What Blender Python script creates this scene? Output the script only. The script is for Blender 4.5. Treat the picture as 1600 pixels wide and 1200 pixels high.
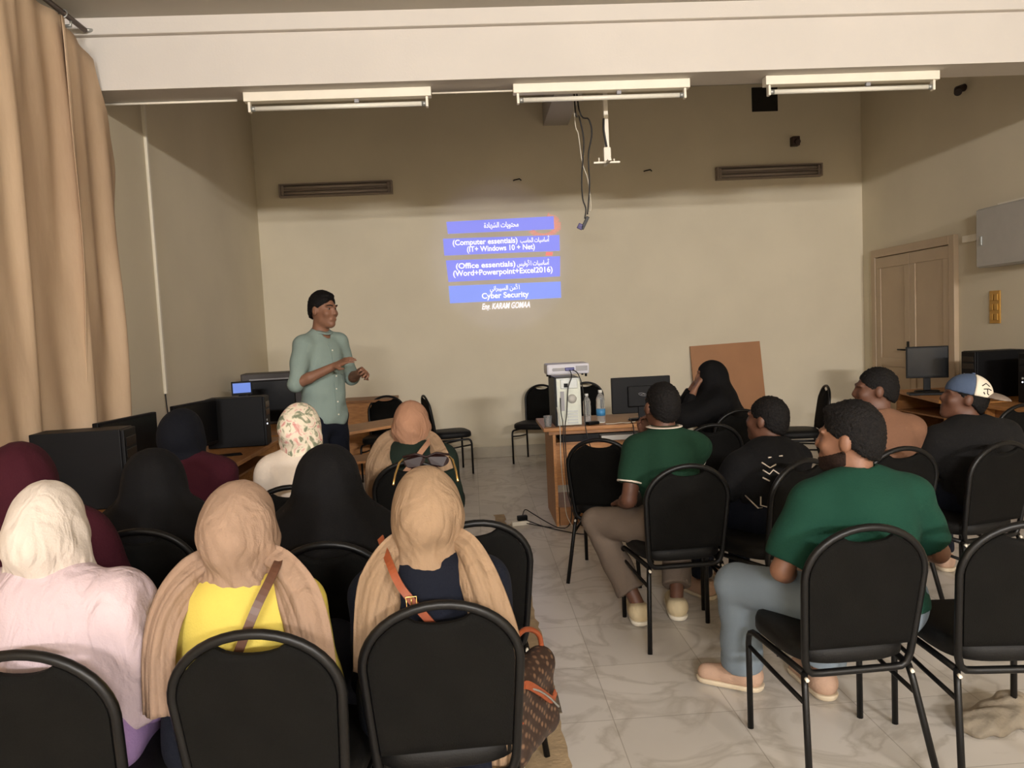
import bpy, bmesh, math, random
import numpy as np
from mathutils import Vector, Matrix, Euler
random.seed(7)
PI = math.pi
SC = bpy.context.scene
for o in list(bpy.data.objects): bpy.data.objects.remove(o)
COL = SC.collection

# ------------------------------------------------------------------ camera
cam_d = bpy.data.cameras.new('camera'); cam = bpy.data.objects.new('camera', cam_d); COL.objects.link(cam)
cam_d.sensor_width = 36; cam_d.lens = 27.0; cam_d.clip_start = .05
yaw, pitch, roll = math.radians(2.905), math.radians(4.005), math.radians(2.748)
fw = Vector((math.sin(yaw)*math.cos(pitch), math.cos(yaw)*math.cos(pitch), -math.sin(pitch)))
rt = Vector((math.cos(yaw), -math.sin(yaw), 0)); up = rt.cross(fw)
# rolled clockwise so that the room's horizontals climb to the right
rr = rt*math.cos(roll) - up*math.sin(roll)
uu = up*math.cos(roll) + rt*math.sin(roll)
M3 = Matrix((rr, uu, -fw)).transposed()
cam.matrix_world = Matrix.Translation((0, 0, 1.52)) @ M3.to_4x4()
SC.camera = cam

# ------------------------------------------------------------------ world, view, lights
w = bpy.data.worlds.new('world'); SC.world = w; w.use_nodes = True
w.node_tree.nodes['Background'].inputs[0].default_value = (.9, .85, .75, 1)
w.node_tree.nodes['Background'].inputs[1].default_value = .05
SC.view_settings.view_transform = 'Standard'; SC.view_settings.look = 'None'
SC.view_settings.gamma = 1; SC.view_settings.exposure = 0.0
SC.view_settings.use_curve_mapping = False

def area(name, loc, rot, sx, sy, power, color):
    l = bpy.data.lights.new(name, 'AREA'); l.shape = 'RECTANGLE'; l.size = sx; l.size_y = sy
    l.energy = power; l.color = color
    o = bpy.data.objects.new(name, l); o.location = loc; o.rotation_euler = rot; COL.objects.link(o)
    return o
WARM = (1.0, .965, .95)
# fluorescent battens high on the wall behind the photographer; the beam shades the upper back wall from them
area('tube_light_rear', (-.4, -5.9, 3.24), (math.radians(82), 0, 0), 1.5, .2, 380, WARM)
area('tube_light_rear', (3.2, -5.9, 3.24), (math.radians(82), 0, 0), 1.5, .2, 480, WARM)
# daylight from a window behind the photographer, on the left
area('window_light', (-1.9, -3.0, 1.9), (math.radians(85), 0, math.radians(-25)), 1.0, 1.3, 20, (1.0, .95, .92))

# the projector's own beam, a faint bluish glow around the slide
sp = bpy.data.lights.new('projector_light', 'SPOT'); sp.energy = 34; sp.color = (.45, .5, 1.0); sp.spot_size = math.radians(31); sp.spot_blend = .35; sp.shadow_soft_size = .02
spo = bpy.data.objects.new('projector_light', sp); spo.location = (.815, 6.17, 1.20); COL.objects.link(spo)
spo.rotation_euler = (Vector((.43, 9.2, 2.32))-Vector((.815, 6.17, 1.20))).to_track_quat('-Z', 'Y').to_euler()

# ------------------------------------------------------------------ helpers
def tag(o, label=None, cat=None, group=None, kind=None):
    if label: o['label'] = label
    if cat: o['category'] = cat
    if group: o['group'] = group
    if kind: o['kind'] = kind
    return o

def lin(c):
    return tuple((x/255/12.92) if x/255 <= .04045 else ((x/255+.055)/1.055)**2.4 for x in c)

def mat(name, rgb, rough=.7, noise=0, nscale=8, bump=0, bscale=60, spec=.5, metal=0, rgb2=None, coat=0, stretch=None, sub=0):
    m = bpy.data.materials.new(name); m.use_nodes = True; nt = m.node_tree; b = nt.nodes['Principled BSDF']
    c = lin(rgb); b.inputs['Base Color'].default_value = (*c, 1)
    b.inputs['Roughness'].default_value = rough; b.inputs['Metallic'].default_value = metal
    b.inputs['Specular IOR Level'].default_value = spec
    if coat: b.inputs['Coat Weight'].default_value = coat
    tc = nt.nodes.new('ShaderNodeTexCoord'); mp = nt.nodes.new('ShaderNodeMapping')
    nt.links.new(tc.outputs['Object'], mp.inputs[0])
    if stretch: mp.inputs['Scale'].default_value = stretch
    if noise or rgb2:
        n = nt.nodes.new('ShaderNodeTexNoise'); n.inputs['Scale'].default_value = nscale; n.inputs['Detail'].default_value = 5
        nt.links.new(mp.outputs[0], n.inputs['Vector'])
        r = nt.nodes.new('ShaderNodeValToRGB')
        if rgb2: c2 = lin(rgb2)
        else: c2 = tuple(x*(1-noise) for x in c); c = tuple(min(1, x*(1+noise*.5)) for x in c)
        r.color_ramp.elements[0].color = (*c2, 1); r.color_ramp.elements[1].color = (*c, 1)
        r.color_ramp.elements[0].position = .3; r.color_ramp.elements[1].position = .7
        nt.links.new(n.outputs['Fac'], r.inputs[0]); nt.links.new(r.outputs[0], b.inputs['Base Color'])
    if bump:
        n2 = nt.nodes.new('ShaderNodeTexNoise'); n2.inputs['Scale'].default_value = bscale; n2.inputs['Detail'].default_value = 4
        nt.links.new(mp.outputs[0], n2.inputs['Vector'])
        bp = nt.nodes.new('ShaderNodeBump'); bp.inputs['Strength'].default_value = bump; bp.inputs['Distance'].default_value = .01
        nt.links.new(n2.outputs['Fac'], bp.inputs['Height']); nt.links.new(bp.outputs[0], b.inputs['Normal'])
    return m

def emit(name, rgb, s=1):
    m = bpy.data.materials.new(name); m.use_nodes = True; nt = m.node_tree
    b = nt.nodes['Principled BSDF']; c = lin(rgb)
    b.inputs['Base Color'].default_value = (*[x*.3 for x in c], 1)
    b.inputs['Emission Color'].default_value = (*c, 1); b.inputs['Emission Strength'].default_value = s
    return m

def mobj(name, bm, m, parent=None, smooth=False):
    me = bpy.data.meshes.new(name); bm.to_mesh(me); bm.free()
    if smooth:
        for p in me.polygons: p.use_smooth = True
    for x in (m if isinstance(m, (list, tuple)) else [m]): me.materials.append(x)
    o = bpy.data.objects.new(name, me); COL.objects.link(o)
    if parent: o.parent = parent
    return o

def empty(name, loc=(0, 0, 0), rz=0):
    o = bpy.data.objects.new(name, None); COL.objects.link(o); o.location = loc; o.rotation_euler = (0, 0, rz)
    o.empty_display_size = .1
    return o

def box(bm, x0, x1, y0, y1, z0, z1, bev=0, mi=0, M=None):
    r = bmesh.ops.create_cube(bm, size=1)
    vs = r['verts']
    for v in vs:
        v.co = Vector(((x0+x1)/2+v.co.x*(x1-x0), (y0+y1)/2+v.co.y*(y1-y0), (z0+z1)/2+v.co.z*(z1-z0)))
        if M is not None: v.co = M @ v.co
    fs = set(f for v in vs for f in v.link_faces)
    for f in fs: f.material_index = mi
    if bev:
        es = set(e for v in vs for e in v.link_edges)
        bmesh.ops.bevel(bm, geom=list(es), offset=bev, segments=2, affect='EDGES', profile=.6)
    return bm

def B(*a, **k):
    return box(bmesh.new(), *a, **k)

def tube(bm, pts, r, n=8, closed=False, cap=True, rr=None):
    pts = [Vector(p) for p in pts]; N = len(pts); rings = []
    t0 = (pts[1]-pts[0]).normalized()
    ref = Vector((0, 0, 1)) if abs(t0.z) < .9 else Vector((1, 0, 0))
    nrm = t0.cross(ref).normalized()
    for i, p in enumerate(pts):
        if closed: t = (pts[(i+1) % N]-pts[i-1]).normalized()
        else:
            a = pts[max(i-1, 0)]; b = pts[min(i+1, N-1)]; t = (b-a).normalized()
        nrm = (nrm - t*nrm.dot(t)).normalized(); bn = t.cross(nrm)
        q = rr[i] if rr else r
        rings.append([bm.verts.new(p+(nrm*math.cos(2*PI*k/n)+bn*math.sin(2*PI*k/n))*q) for k in range(n)])
    for i in range(N if closed else N-1):
        A, Bq = rings[i], rings[(i+1) % N]
        off = 0
        if closed and i == N-1:
            off = min(range(n), key=lambda s: (A[0].co-Bq[s].co).length)
        for k in range(n):
            f = bm.faces.new((A[k], A[(k+1) % n], Bq[(k+1+off) % n], Bq[(k+off) % n])); f.smooth = True
    if cap and not closed:
        bm.faces.new(rings[0][::-1]); bm.faces.new(rings[-1])
    return bm

def lathe(bm, prof, n=20, c=(0, 0, 0), mi=0):
    rings = []
    for r, z in prof:
        rings.append([bm.verts.new((c[0]+r*math.cos(2*PI*k/n), c[1]+r*math.sin(2*PI*k/n), c[2]+z)) for k in range(n)])
    for A, Bq in zip(rings, rings[1:]):
        for k in range(n):
            f = bm.faces.new((A[k], A[(k+1) % n], Bq[(k+1) % n], Bq[k])); f.smooth = True; f.material_index = mi
    f = bm.faces.new(rings[0][::-1]); f.material_index = mi
    f = bm.faces.new(rings[-1]); f.material_index = mi
    return bm

def arc(a, b, c, n=6):
    a, b, c = map(Vector, (a, b, c))
    return [(a*(1-t)**2 + b*2*t*(1-t) + c*t*t) for t in [i/n for i in range(n+1)]]

def catmull(pts, n=8):
    P = [Vector(p) for p in pts]; P = [P[0]*2-P[1]] + P + [P[-1]*2-P[-2]]; out = []
    for i in range(1, len(P)-2):
        for k in range(n):
            t = k/n; p0, p1, p2, p3 = P[i-1:i+3]
            out.append(.5*((2*p1)+(-p0+p2)*t+(2*p0-5*p1+4*p2-p3)*t*t+(-p0+3*p1-3*p2+p3)*t**3))
    out.append(P[-2]); return out

def copy_tree(o, parent=None):
    c = o.copy(); COL.objects.link(c); c.parent = parent
    for ch in [x for x in bpy.data.objects if x.parent == o]: copy_tree(ch, c)
    return c

# ------------------------------------------------------------------ implicit surfaces (one continuous skin per body / garment)
class Sdf:
    def __init__(s, lo, hi, res):
        s.res = res; s.lo = np.array(lo, float)
        s.n = np.ceil((np.array(hi)-s.lo)/res).astype(int)+1
        s.F = np.full(s.n, .3, np.float32)
        s.ax = [s.lo[i]+np.arange(s.n[i])*res for i in range(3)]
    def _win(s, lo, hi, pad):
        a = np.clip(np.floor((np.array(lo)-pad-s.lo)/s.res).astype(int), 0, s.n)
        b = np.clip(np.ceil((np.array(hi)+pad-s.lo)/s.res).astype(int)+1, 0, s.n)
        sl = tuple(slice(i, j) for i, j in zip(a, b))
        X, Y, Z = np.meshgrid(s.ax[0][sl[0]], s.ax[1][sl[1]], s.ax[2][sl[2]], indexing='ij')
        return sl, X, Y, Z
    def _put(s, sl, d, k, op, P, clip):
        for (p, n) in clip:
            n = np.array(n, float); n /= np.linalg.norm(n)
            d = np.maximum(d, (P[0]-p[0])*n[0]+(P[1]-p[1])*n[1]+(P[2]-p[2])*n[2])
        f = s.F[sl]
        if op == 'u':
            h = np.clip(.5+.5*(f-d)/k, 0, 1); s.F[sl] = f*(1-h)+d*h - k*h*(1-h)
        else:
            h = np.clip(.5-.5*(f+d)/k, 0, 1); s.F[sl] = f*(1-h)-d*h + k*h*(1-h)
    def cone(s, a, b, ra, rb, k=.02, op='u', clip=(), flat=1.0):
        a = np.array(a, float); b = np.array(b, float); R = max(ra, rb)+k
        sl, X, Y, Z = s._win(np.minimum(a, b), np.maximum(a, b), R+.015)
        if X.size == 0: return s
        d = b-a; L = max(float(d@d), 1e-9)
        t = np.clip(((X-a[0])*d[0]+(Y-a[1])*d[1]+(Z-a[2])*d[2])/L, 0, 1)
        q = np.sqrt((X-a[0]-t*d[0])**2+(Y-a[1]-t*d[1])**2+((Z-a[2]-t*d[2])/flat)**2)-(ra+(rb-ra)*t)
        s._put(sl, q, k, op, (X, Y, Z), clip); return s
    def ell(s, c, r, R=None, k=.02, op='u', clip=()):
        c = np.array(c, float); r = np.array(r, float); m = r.max()
        sl, X, Y, Z = s._win(c-m, c+m, k+.015)
        if X.size == 0: return s
        x, y, z = X-c[0], Y-c[1], Z-c[2]
        if R is not None:
            R = np.array(R); x, y, z = (R[0][0]*x+R[1][0]*y+R[2][0]*z, R[0][1]*x+R[1][1]*y+R[2][1]*z, R[0][2]*x+R[1][2]*y+R[2][2]*z)
        k0 = np.sqrt((x/r[0])**2+(y/r[1])**2+(z/r[2])**2); k1 = np.sqrt((x/r[0]**2)**2+(y/r[1]**2)**2+(z/r[2]**2)**2)
        s._put(sl, k0*(k0-1)/np.maximum(k1, 1e-6), k, op, (X, Y, Z), clip); return s
    def all(s, fn):
        X, Y, Z = np.meshgrid(*s.ax, indexing='ij'); s.F = fn(s.F, X, Y, Z).astype(np.float32); return s
    def mesh(s, name, material, parent=None, fold=None, colors=None):
        if fold is not None: s.all(lambda F, X, Y, Z: F + np.where(np.abs(F) < .08, fold(X, Y, Z), 0))
        F = s.F
        F[0], F[-1], F[:, 0], F[:, -1], F[:, :, 0], F[:, :, -1] = .1, .1, .1, .1, .1, .1
        I = F < 0
        nx, ny, nz = F.shape
        corners = [(i, j, k) for i in (0, 1) for j in (0, 1) for k in (0, 1)]
        cnt = sum(I[i:nx-1+i, j:ny-1+j, k:nz-1+k].astype(np.int8) for i, j, k in corners)
        act = np.argwhere((cnt > 0) & (cnt < 8))
        if len(act) == 0: return None
        idx = np.full((nx-1, ny-1, nz-1), -1, np.int64); idx[tuple(act.T)] = np.arange(len(act))
        acc = np.zeros((len(act), 3)); num = np.zeros(len(act))
        for c0 in corners:
            for ax in range(3):
                if c0[ax]: continue
                c1 = list(c0); c1[ax] = 1
                p0 = act+np.array(c0); p1 = act+np.array(c1)
                f0 = F[tuple(p0.T)]; f1 = F[tuple(p1.T)]; m = (f0 < 0) != (f1 < 0)
                t = f0/np.where(m, f0-f1, 1)
                q = p0.astype(float); q[:, ax] += t
                acc[m] += q[m]; num[m] += 1
        V = s.lo + acc/num[:, None]*s.res
        faces = []
        for ax in range(3):
            A = [slice(1, None)]*3; A[ax] = slice(0, -1); Bq = [slice(1, None)]*3; Bq[ax] = slice(1, None)
            a_ = I[tuple(A)]; b_ = I[tuple(Bq)]
            e = np.argwhere(a_ != b_)
            if len(e) == 0: continue
            e2 = e.copy()
            for q in range(3):
                if q != ax: e2[:, q] += 1
            flip = a_[tuple(e.T)]
            u, v = [(1, 2), (2, 0), (0, 1)][ax]
            def cell(du, dv):
                c = e2.copy(); c[:, u] -= du; c[:, v] -= dv
                c = np.clip(c, 0, np.array(idx.shape)-1); return idx[tuple(c.T)]
            q4 = np.stack([cell(1, 1), cell(0, 1), cell(0, 0), cell(1, 0)], 1)
            q4[~flip] = q4[~flip][:, ::-1]
            faces.append(q4[(q4 >= 0).all(1)])
        faces = np.concatenate(faces)
        # two rounds of gentle smoothing
        for _ in range(2):
            S = np.zeros_like(V); C = np.zeros(len(V))
            for i, j in ((0, 1), (1, 2), (2, 3), (3, 0)):
                np.add.at(S, faces[:, i], V[faces[:, j]]); np.add.at(S, faces[:, j], V[faces[:, i]])
                np.add.at(C, faces[:, i], 1); np.add.at(C, faces[:, j], 1)
            V = V*.5+.5*S/np.maximum(C, 1)[:, None]
        me = bpy.data.meshes.new(name)
        me.vertices.add(len(V)); me.vertices.foreach_set('co', V.astype(np.float32).ravel())
        me.loops.add(faces.size); me.loops.foreach_set('vertex_index', faces.astype(np.int32).ravel())
        me.polygons.add(len(faces)); me.polygons.foreach_set('loop_start', np.arange(0, faces.size, 4, dtype=np.int32))
        me.polygons.foreach_set('loop_total', np.full(len(faces), 4, np.int32))
        me.polygons.foreach_set('use_smooth', np.ones(len(faces), bool))
        me.update(calc_edges=True); me.validate()
        me.materials.append(material)
        o = bpy.data.objects.new(name, me); COL.objects.link(o)
        if parent: o.parent = parent
        return o

# ------------------------------------------------------------------ materials
M = {}
M['wall'] = mat('wall_paint', (222, 211, 186), .75, noise=.06, nscale=1.2, bump=.08, bscale=90)
M['beam'] = mat('beam_paint', (212, 205, 196), .75, noise=.04, nscale=1.5, bump=.08, bscale=70)
M['ceil'] = mat('ceiling_paint', (188, 182, 170), .8, noise=.05, nscale=1.0)
M['black'] = mat('black_vinyl', (11, 10, 9), .6, noise=.25, nscale=5, bump=.12, bscale=220, spec=.3)
M['blackfab'] = mat('black_upholstery', (14, 13, 11), .85, noise=.25, nscale=10, bump=.2, bscale=260, spec=.14)
M['tube'] = mat('black_enamel_tube', (11, 10, 10), .42, noise=.3, nscale=30, spec=.35)
M['plastic'] = mat('black_plastic', (8, 7, 8), .5, noise=.2, nscale=9, spec=.2)
M['screen'] = mat('dark_screen_glass', (6, 6, 8), .25, spec=.3)
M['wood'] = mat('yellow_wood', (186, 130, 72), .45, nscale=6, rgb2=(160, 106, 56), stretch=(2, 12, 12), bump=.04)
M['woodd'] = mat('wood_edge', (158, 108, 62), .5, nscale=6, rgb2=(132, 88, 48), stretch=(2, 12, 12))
M['steel'] = mat('bare_metal', (170, 172, 168), .4, noise=.12, nscale=9, metal=.6)
M['lampw'] = mat('white_enamel', (238, 230, 212), .4, noise=.04)
M['glassw'] = mat('white_tube_glass', (232, 228, 214), .25)
M['cable'] = mat('black_cable', (20, 18, 18), .5)
M['cablew'] = mat('white_cable', (200, 192, 175), .5)
M['door'] = mat('door_paint', (190, 168, 140), .5, noise=.06, nscale=3)
M['skin'] = mat('skin_light', (134, 94, 72), .55, noise=.1, nscale=12)
M['skin2'] = mat('skin_dark', (98, 64, 48), .55, noise=.1, nscale=12)
M['hair'] = mat('black_hair', (15, 11, 10), .7, noise=.4, nscale=90, bump=.5, bscale=260, spec=.25)
M['stubble'] = mat('short_beard', (40, 26, 20), .8, noise=.6, nscale=160, bump=.4, bscale=300, spec=.2)
M['grey'] = mat('grey_plastic', (150, 148, 150), .45)

def floor_mat():
    m = bpy.data.materials.new('marble_floor'); m.use_nodes = True; nt = m.node_tree; b = nt.nodes['Principled BSDF']
    L = nt.links.new; N = nt.nodes.new
    tc = N('ShaderNodeTexCoord')
    br = N('ShaderNodeTexBrick'); br.offset = 0; br.inputs['Scale'].default_value = 1
    br.inputs['Brick Width'].default_value = .475; br.inputs['Row Height'].default_value = .475
    br.inputs['Mortar Size'].default_value = .0022; br.inputs['Mortar Smooth'].default_value = .2
    br.inputs['Color1'].default_value = (1, 1, 1, 1); br.inputs['Color2'].default_value = (.9, .9, .9, 1); br.inputs['Mortar'].default_value = (.62, .6, .56, 1)
    L(tc.outputs['Object'], br.inputs['Vector'])
    n1 = N('ShaderNodeTexNoise'); n1.inputs['Scale'].default_value = 2.2; n1.inputs['Detail'].default_value = 8; n1.inputs['Distortion'].default_value = 1.6
    L(tc.outputs['Object'], n1.inputs['Vector'])
    r1 = N('ShaderNodeValToRGB'); e = r1.color_ramp.elements
    e[0].position = .44; e[0].color = (*lin((220, 213, 204)), 1); e[1].position = .56; e[1].color = (*lin((224, 217, 208)), 1)
    q = r1.color_ramp.elements.new(.5); q.color = (*lin((200, 192, 181)), 1)
    L(n1.outputs['Fac'], r1.inputs[0])
    n2 = N('ShaderNodeTexNoise'); n2.inputs['Scale'].default_value = .9; n2.inputs['Detail'].default_value = 6
    L(tc.outputs['Object'], n2.inputs['Vector'])
    r2 = N('ShaderNodeValToRGB'); r2.color_ramp.elements[0].position = .3; r2.color_ramp.elements[0].color = (.84, .83, .81, 1)
    r2.color_ramp.elements[1].position = .65; r2.color_ramp.elements[1].color = (1, 1, 1, 1)
    L(n2.outputs['Fac'], r2.inputs[0])
    m1 = N('ShaderNodeMix'); m1.data_type = 'RGBA'; m1.blend_type = 'MULTIPLY'; m1.inputs[0].default_value = 1
    L(r1.outputs[0], m1.inputs[6]); L(r2.outputs[0], m1.inputs[7])
    m2 = N('ShaderNodeMix'); m2.data_type = 'RGBA'; m2.blend_type = 'MULTIPLY'; m2.inputs[0].default_value = 1
    L(m1.outputs[2], m2.inputs[6]); L(br.outputs['Color'], m2.inputs[7])
    L(m2.outputs[2], b.inputs['Base Color'])
    b.inputs['Roughness'].default_value = .32
    n3 = N('ShaderNodeTexNoise'); n3.inputs['Scale'].default_value = 5
    mr = N('ShaderNodeMapRange'); mr.inputs['To Min'].default_value = .24; mr.inputs['To Max'].default_value = .45
    L(n3.outputs['Fac'], mr.inputs[0]); L(mr.outputs[0], b.inputs['Roughness'])
    return m

# ------------------------------------------------------------------ room shell
XL, XR, YB, YN = -2.40, 4.82, 9.20, -6.2
st = lambda n, bm, m: tag(mobj(n, bm, m), kind='structure')
st('floor', B(XL-.2, XR+.2, YN-.2, YB+.2, -.12, 0), floor_mat())
st('wall_back', B(XL-.2, XR+.2, YB, YB+.15, -.1, 4.45), M['wall'])
st('wall_left', B(XL-.15, XL, YN, YB, -.1, 4.45), M['wall'])
st('wall_right', B(XR, XR+.15, YN, YB, -.1, 4.45), M['wall'])
st('wall_rear', B(XL-.2, XR+.2, YN-.15, YN, -.1, 4.45), M['wall'])
bm = B(XL, XR, 5.0, 5.28, 3.12, 4.45)
st('beam', bm, M['beam'])
bm = bmesh.new(); box(bm, XL, XR, 4.955, 5.0, 3.44, 3.55, bev=.008)
st('trim_1', bm, M['beam'])
st('ceiling', B(XL-.15, XR+.15, YN-.1, 5.0, 3.54, 3.65), M['ceil'])
st('ceiling', B(XL-.15, XR+.15, 5.28, YB+.1, 4.30, 4.45), M['ceil'])
st('beam', B(.98, 1.27, 5.28, YB, 3.90, 4.32), M['ceil'])
st('pillar', B(XL, XL+.035, 5.0, 6.0, 0, 3.12), M['wall'])
M['base'] = mat('baseboard_marble', (186, 176, 156), .4, noise=.12, nscale=5)
st('baseboard_back', B(XL, XR, YB-.015, YB, 0, .13, bev=.003), M['base'])
st('baseboard_right', B(XR-.015, XR, 5.4, 7.32, 0, .13), M['base'])
# cement strip where a channel was cut through the tiles
bm = bmesh.new(); prev = None; y = 1.0
while y < 6.32:
    xa = .115+random.uniform(-.012, .012)+(.03 if 3.8 < y < 4.6 else 0); xb = .235+random.uniform(-.012, .012)+(.035 if 2.2 < y < 4.4 else 0) - (.035 if y > 5 else 0)
    cur = [bm.verts.new((xa, y, .0015)), bm.verts.new((xb, y, .0015))]
    if prev: bm.faces.new((prev[0], prev[1], cur[1], cur[0]))
    prev = cur; y += .06
M['cement'] = mat('cement_fill', (176, 152, 118), .85, noise=.25, nscale=14, bump=.3, bscale=60)
st('floor_strip', bm, M['cement'])
bm = bmesh.new()
M['tileb'] = mat('broken_edge', (116, 102, 84), .9, noise=.5, nscale=40, bump=.5)
box(bm, .17, .285, 2.93, 3.10, .0, .003); st('floor_patch', bm, M['tileb'])
# small floor dents along the strip handled by the bump

# door on the right wall
def door():
    y0, y1, zt = 7.36, 8.93, 2.25
    r = empty('door_1', (XR, (y0+y1)/2, 0)); tag(r, kind='structure')
    hw = (y1-y0)/2
    bm = bmesh.new()
    box(bm, -.05, 0, -hw, -hw+.09, 0, zt, bev=.006); box(bm, -.05, 0, hw-.09, hw, 0, zt, bev=.006); box(bm, -.05, 0, -hw+.09, hw-.09, zt-.09, zt, bev=.006)
    mobj('door_frame', bm, M['door'], r)
    for s in (-1, 1):
        a, b = (.003, hw-.095) if s > 0 else (-hw+.095, -.003)
        bm = bmesh.new()
        box(bm, -.03, -.002, a, b, .01, zt-.1)
        for (p, q, u, v) in ((a, b, .01, .16), (a, b, zt-.22, zt-.1), (a, a+.1, .16, zt-.22), (b-.1, b, .16, zt-.22), (a+.1, b-.1, .9, 1.0)):
            box(bm, -.042, -.028, p, q, u, v, bev=.004)
        lf = mobj('door_leaf', bm, M['door'], r)
        if s < 0:
            pass
        else:
            bm = bmesh.new(); box(bm, -.05, -.04, a+.01, a+.05, .93, 1.19, bev=.003)
            tube(bm, [(-.045, a+.03, 1.1), (-.09, a+.03, 1.1), (-.095, a+.15, 1.1)], .009)
            box(bm, -.06, -.045, a+.02, a+.04, .98, 1.01)
            mobj('door_handle', bm, M['plastic'], lf)
door()

# ------------------------------------------------------------------ curtain on the left wall
def curtain(name, y0, y1, ph, top, shift, label, edge=None, xc=-2.24, seed=1, cat='curtain'):
    rnd = random.Random(seed)
    bm = bmesh.new(); nu, nv = 150, 46; grid = []
    fr = [rnd.uniform(.8, 1.3) for _ in range(4)]
    for j in range(nv+1):
        v = j/nv; z = top(0)*(1-v)+.02*v; row = []
        for i in range(nu+1):
            u = i/nu
            yy = y0+(y1-y0)*u
            if edge: yy += edge(z)*u**3
            zz = z if v > 0 else top(u)
            zt = top(u); zz = zt*(1-v)+.05*v
            a = (.015+.05*min(1, v*1.6))
            s = yy*13+ph+.5*math.sin(z*.8+ph)-z*.55+.6*math.sin(yy*2.3)
            x = xc+a*(math.sin(s)*.65+.35*math.sin(s*2.15+z*.6+1)+.3*math.sin(s*.43+z*.4))
            x += .004*math.sin(z*5+yy*5)*math.sin(yy*31)+.006*math.sin(yy*37+z*1.2)
            row.append(bm.verts.new((x, yy+.02*math.sin(s*1.0+1.3), zz)))
        grid.append(row)
    for j in range(nv):
        for i in range(nu):
            f = bm.faces.new((grid[j][i], grid[j][i+1], grid[j+1][i+1], grid[j+1][i])); f.smooth = True
    o = mobj(name, bm, M['curtain']); tag(o, label, cat)
    md = o.modifiers.new('s', 'SOLIDIFY'); md.thickness = .004
    return o
M['curtain'] = mat('tan_curtain', (202, 176, 146), .7, noise=.1, nscale=2.5, bump=.8, bscale=7, rgb2=(172, 144, 116), spec=.4, stretch=(1, 1, .35))
curtain('curtain', 1.0, 4.62, .3, lambda u: 3.42, 0, 'large tan pleated curtain hanging full height on the left wall', seed=2)
curtain('curtain', 4.50, 4.93, 2.0, lambda u: 3.38-.10*u, 0, 'narrow end panel of tan curtain with a loose curling edge beside the big curtain',
        edge=lambda z: .20*math.exp(-((z-2.75)/.35)**2)+.03*max(0, 2.6-z)*.6-.10*max(0, z-3.0), xc=-2.20, seed=5)
rod = empty('curtain_rod', (-2.24, 3, 3.46)); tag(rod, 'dark metal curtain rod with rings running along the left wall to the beam', 'curtain rod')
bm = bmesh.new(); tube(bm, [(0, -2.1, 0), (0, 1.93, 0)], .016, 10); mobj('pole', bm, mat('rod_metal', (92, 74, 62), .4, metal=.5, noise=.2), rod)
bm = bmesh.new(); tube(bm, [(0, 1.76, .0), (.0, 1.76, -.04), (-.16, 1.78, -.04)], .01); mobj('bracket', bm, M['steel'], rod)
bm = bmesh.new(); tube(bm, [(0, 1.93, 0), (.035, 1.97, .01)], .012); mobj('end_hook', bm, M['steel'], rod)
for i in range(14):
    yy = -1.9+i*.275
    bm = bmesh.new(); tube(bm, [(.024*math.cos(t), yy+.006*math.sin(t*1.0), .024*math.sin(t)-.006) for t in [2*PI*k/14 for k in range(14)]], .004, 6, closed=True)
    mobj('ring', bm, M['steel'], rod, True)

# white conduit on the left wall, with the wire that leaves it
cd = mobj('cable_conduit', B(XL+.03, XL+.055, 6.0, 6.03, 1.16, 3.38, bev=.003), M['lampw']); tag(cd, 'thin vertical white cable conduit on the left wall beyond the curtain', 'conduit')
bm = bmesh.new(); tube(bm, catmull([(XL+.04, 6.01, 1.165), (XL+.045, 6.02, 1.0), (XL+.035, 6.08, .85), (XL+.04, 6.1, .72)]), .005); mobj('wire', bm, M['cable'], cd)

# ------------------------------------------------------------------ fluorescent battens
def batten(label, x0, x1, y, z, group, wall=False):
    r = empty('fluorescent_light', ((x0+x1)/2, y, z)); tag(r, label, 'light fixture', group)
    h = (x1-x0)/2
    if not wall:
        mobj('housing', B(-h, h, -.035, .035, -.058, 0, bev=.004), M['lampw'], r)
        bm = bmesh.new(); tube(bm, [(-h+.035, 0, -.098), (h-.035, 0, -.098)], .0155, 14); t = mobj('lamp_tube', bm, M['glassw'], r)
        for s in (-1, 1):
            bm = bmesh.new(); tube(bm, [(s*(h-.065), 0, -.098), (s*(h-.035), 0, -.098)], .0165, 14); mobj('end_cap', bm, M['steel'], t)
        for s in (-1, 1):
            mobj('lamp_holder', B(s*(h-.03)-.008, s*(h-.03)+.008, -.02, .02, -.122, -.056, bev=.003), M['lampw'], r)
        mobj('starter', B(.1, .13, -.012, .012, -.08, -.058, bev=.003), M['grey'], r)
    else:
        g = M['louv']
        bm = bmesh.new()
        box(bm, -h, h, .0, .02, -.075, .075); box(bm, -h, h, -.07, .0, .06, .075); box(bm, -h, h, -.07, .0, -.075, -.06)
        box(bm, -h, -h+.02, -.07, 0, -.06, .06); box(bm, h-.02, h, -.07, 0, -.06, .06)
        mobj('housing', bm, g, r)
        for zz in (-.032, .032):
            bm = bmesh.new(); tube(bm, [(-h+.03, -.03, zz), (h-.03, -.03, zz)], .014, 12); mobj('lamp_tube', bm, M['greyglass'], r)
        bm = bmesh.new(); box(bm, -h+.02, h-.02, -.07, -.03, -.006, .006); mobj('reflector_ridge', bm, g, r)
        for s in (-1, 1): mobj('lamp_holder', B(s*(h-.04)-.015, s*(h-.04)+.015, -.06, 0, -.055, .055), g, r)
    return r
M['louv'] = mat('dusty_grey_metal', (142, 128, 116), .5, noise=.1)
M['greyglass'] = mat('dusty_tube_glass', (186, 172, 158), .35)
batten('left of three white fluorescent battens under the beam, nearest the curtain', -1.375, -.175, 5.15, 3.12, 'battens under the beam')
batten('middle white fluorescent batten under the beam above the hanging cables', .36, 1.53, 5.15, 3.12, 'battens under the beam')
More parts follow.
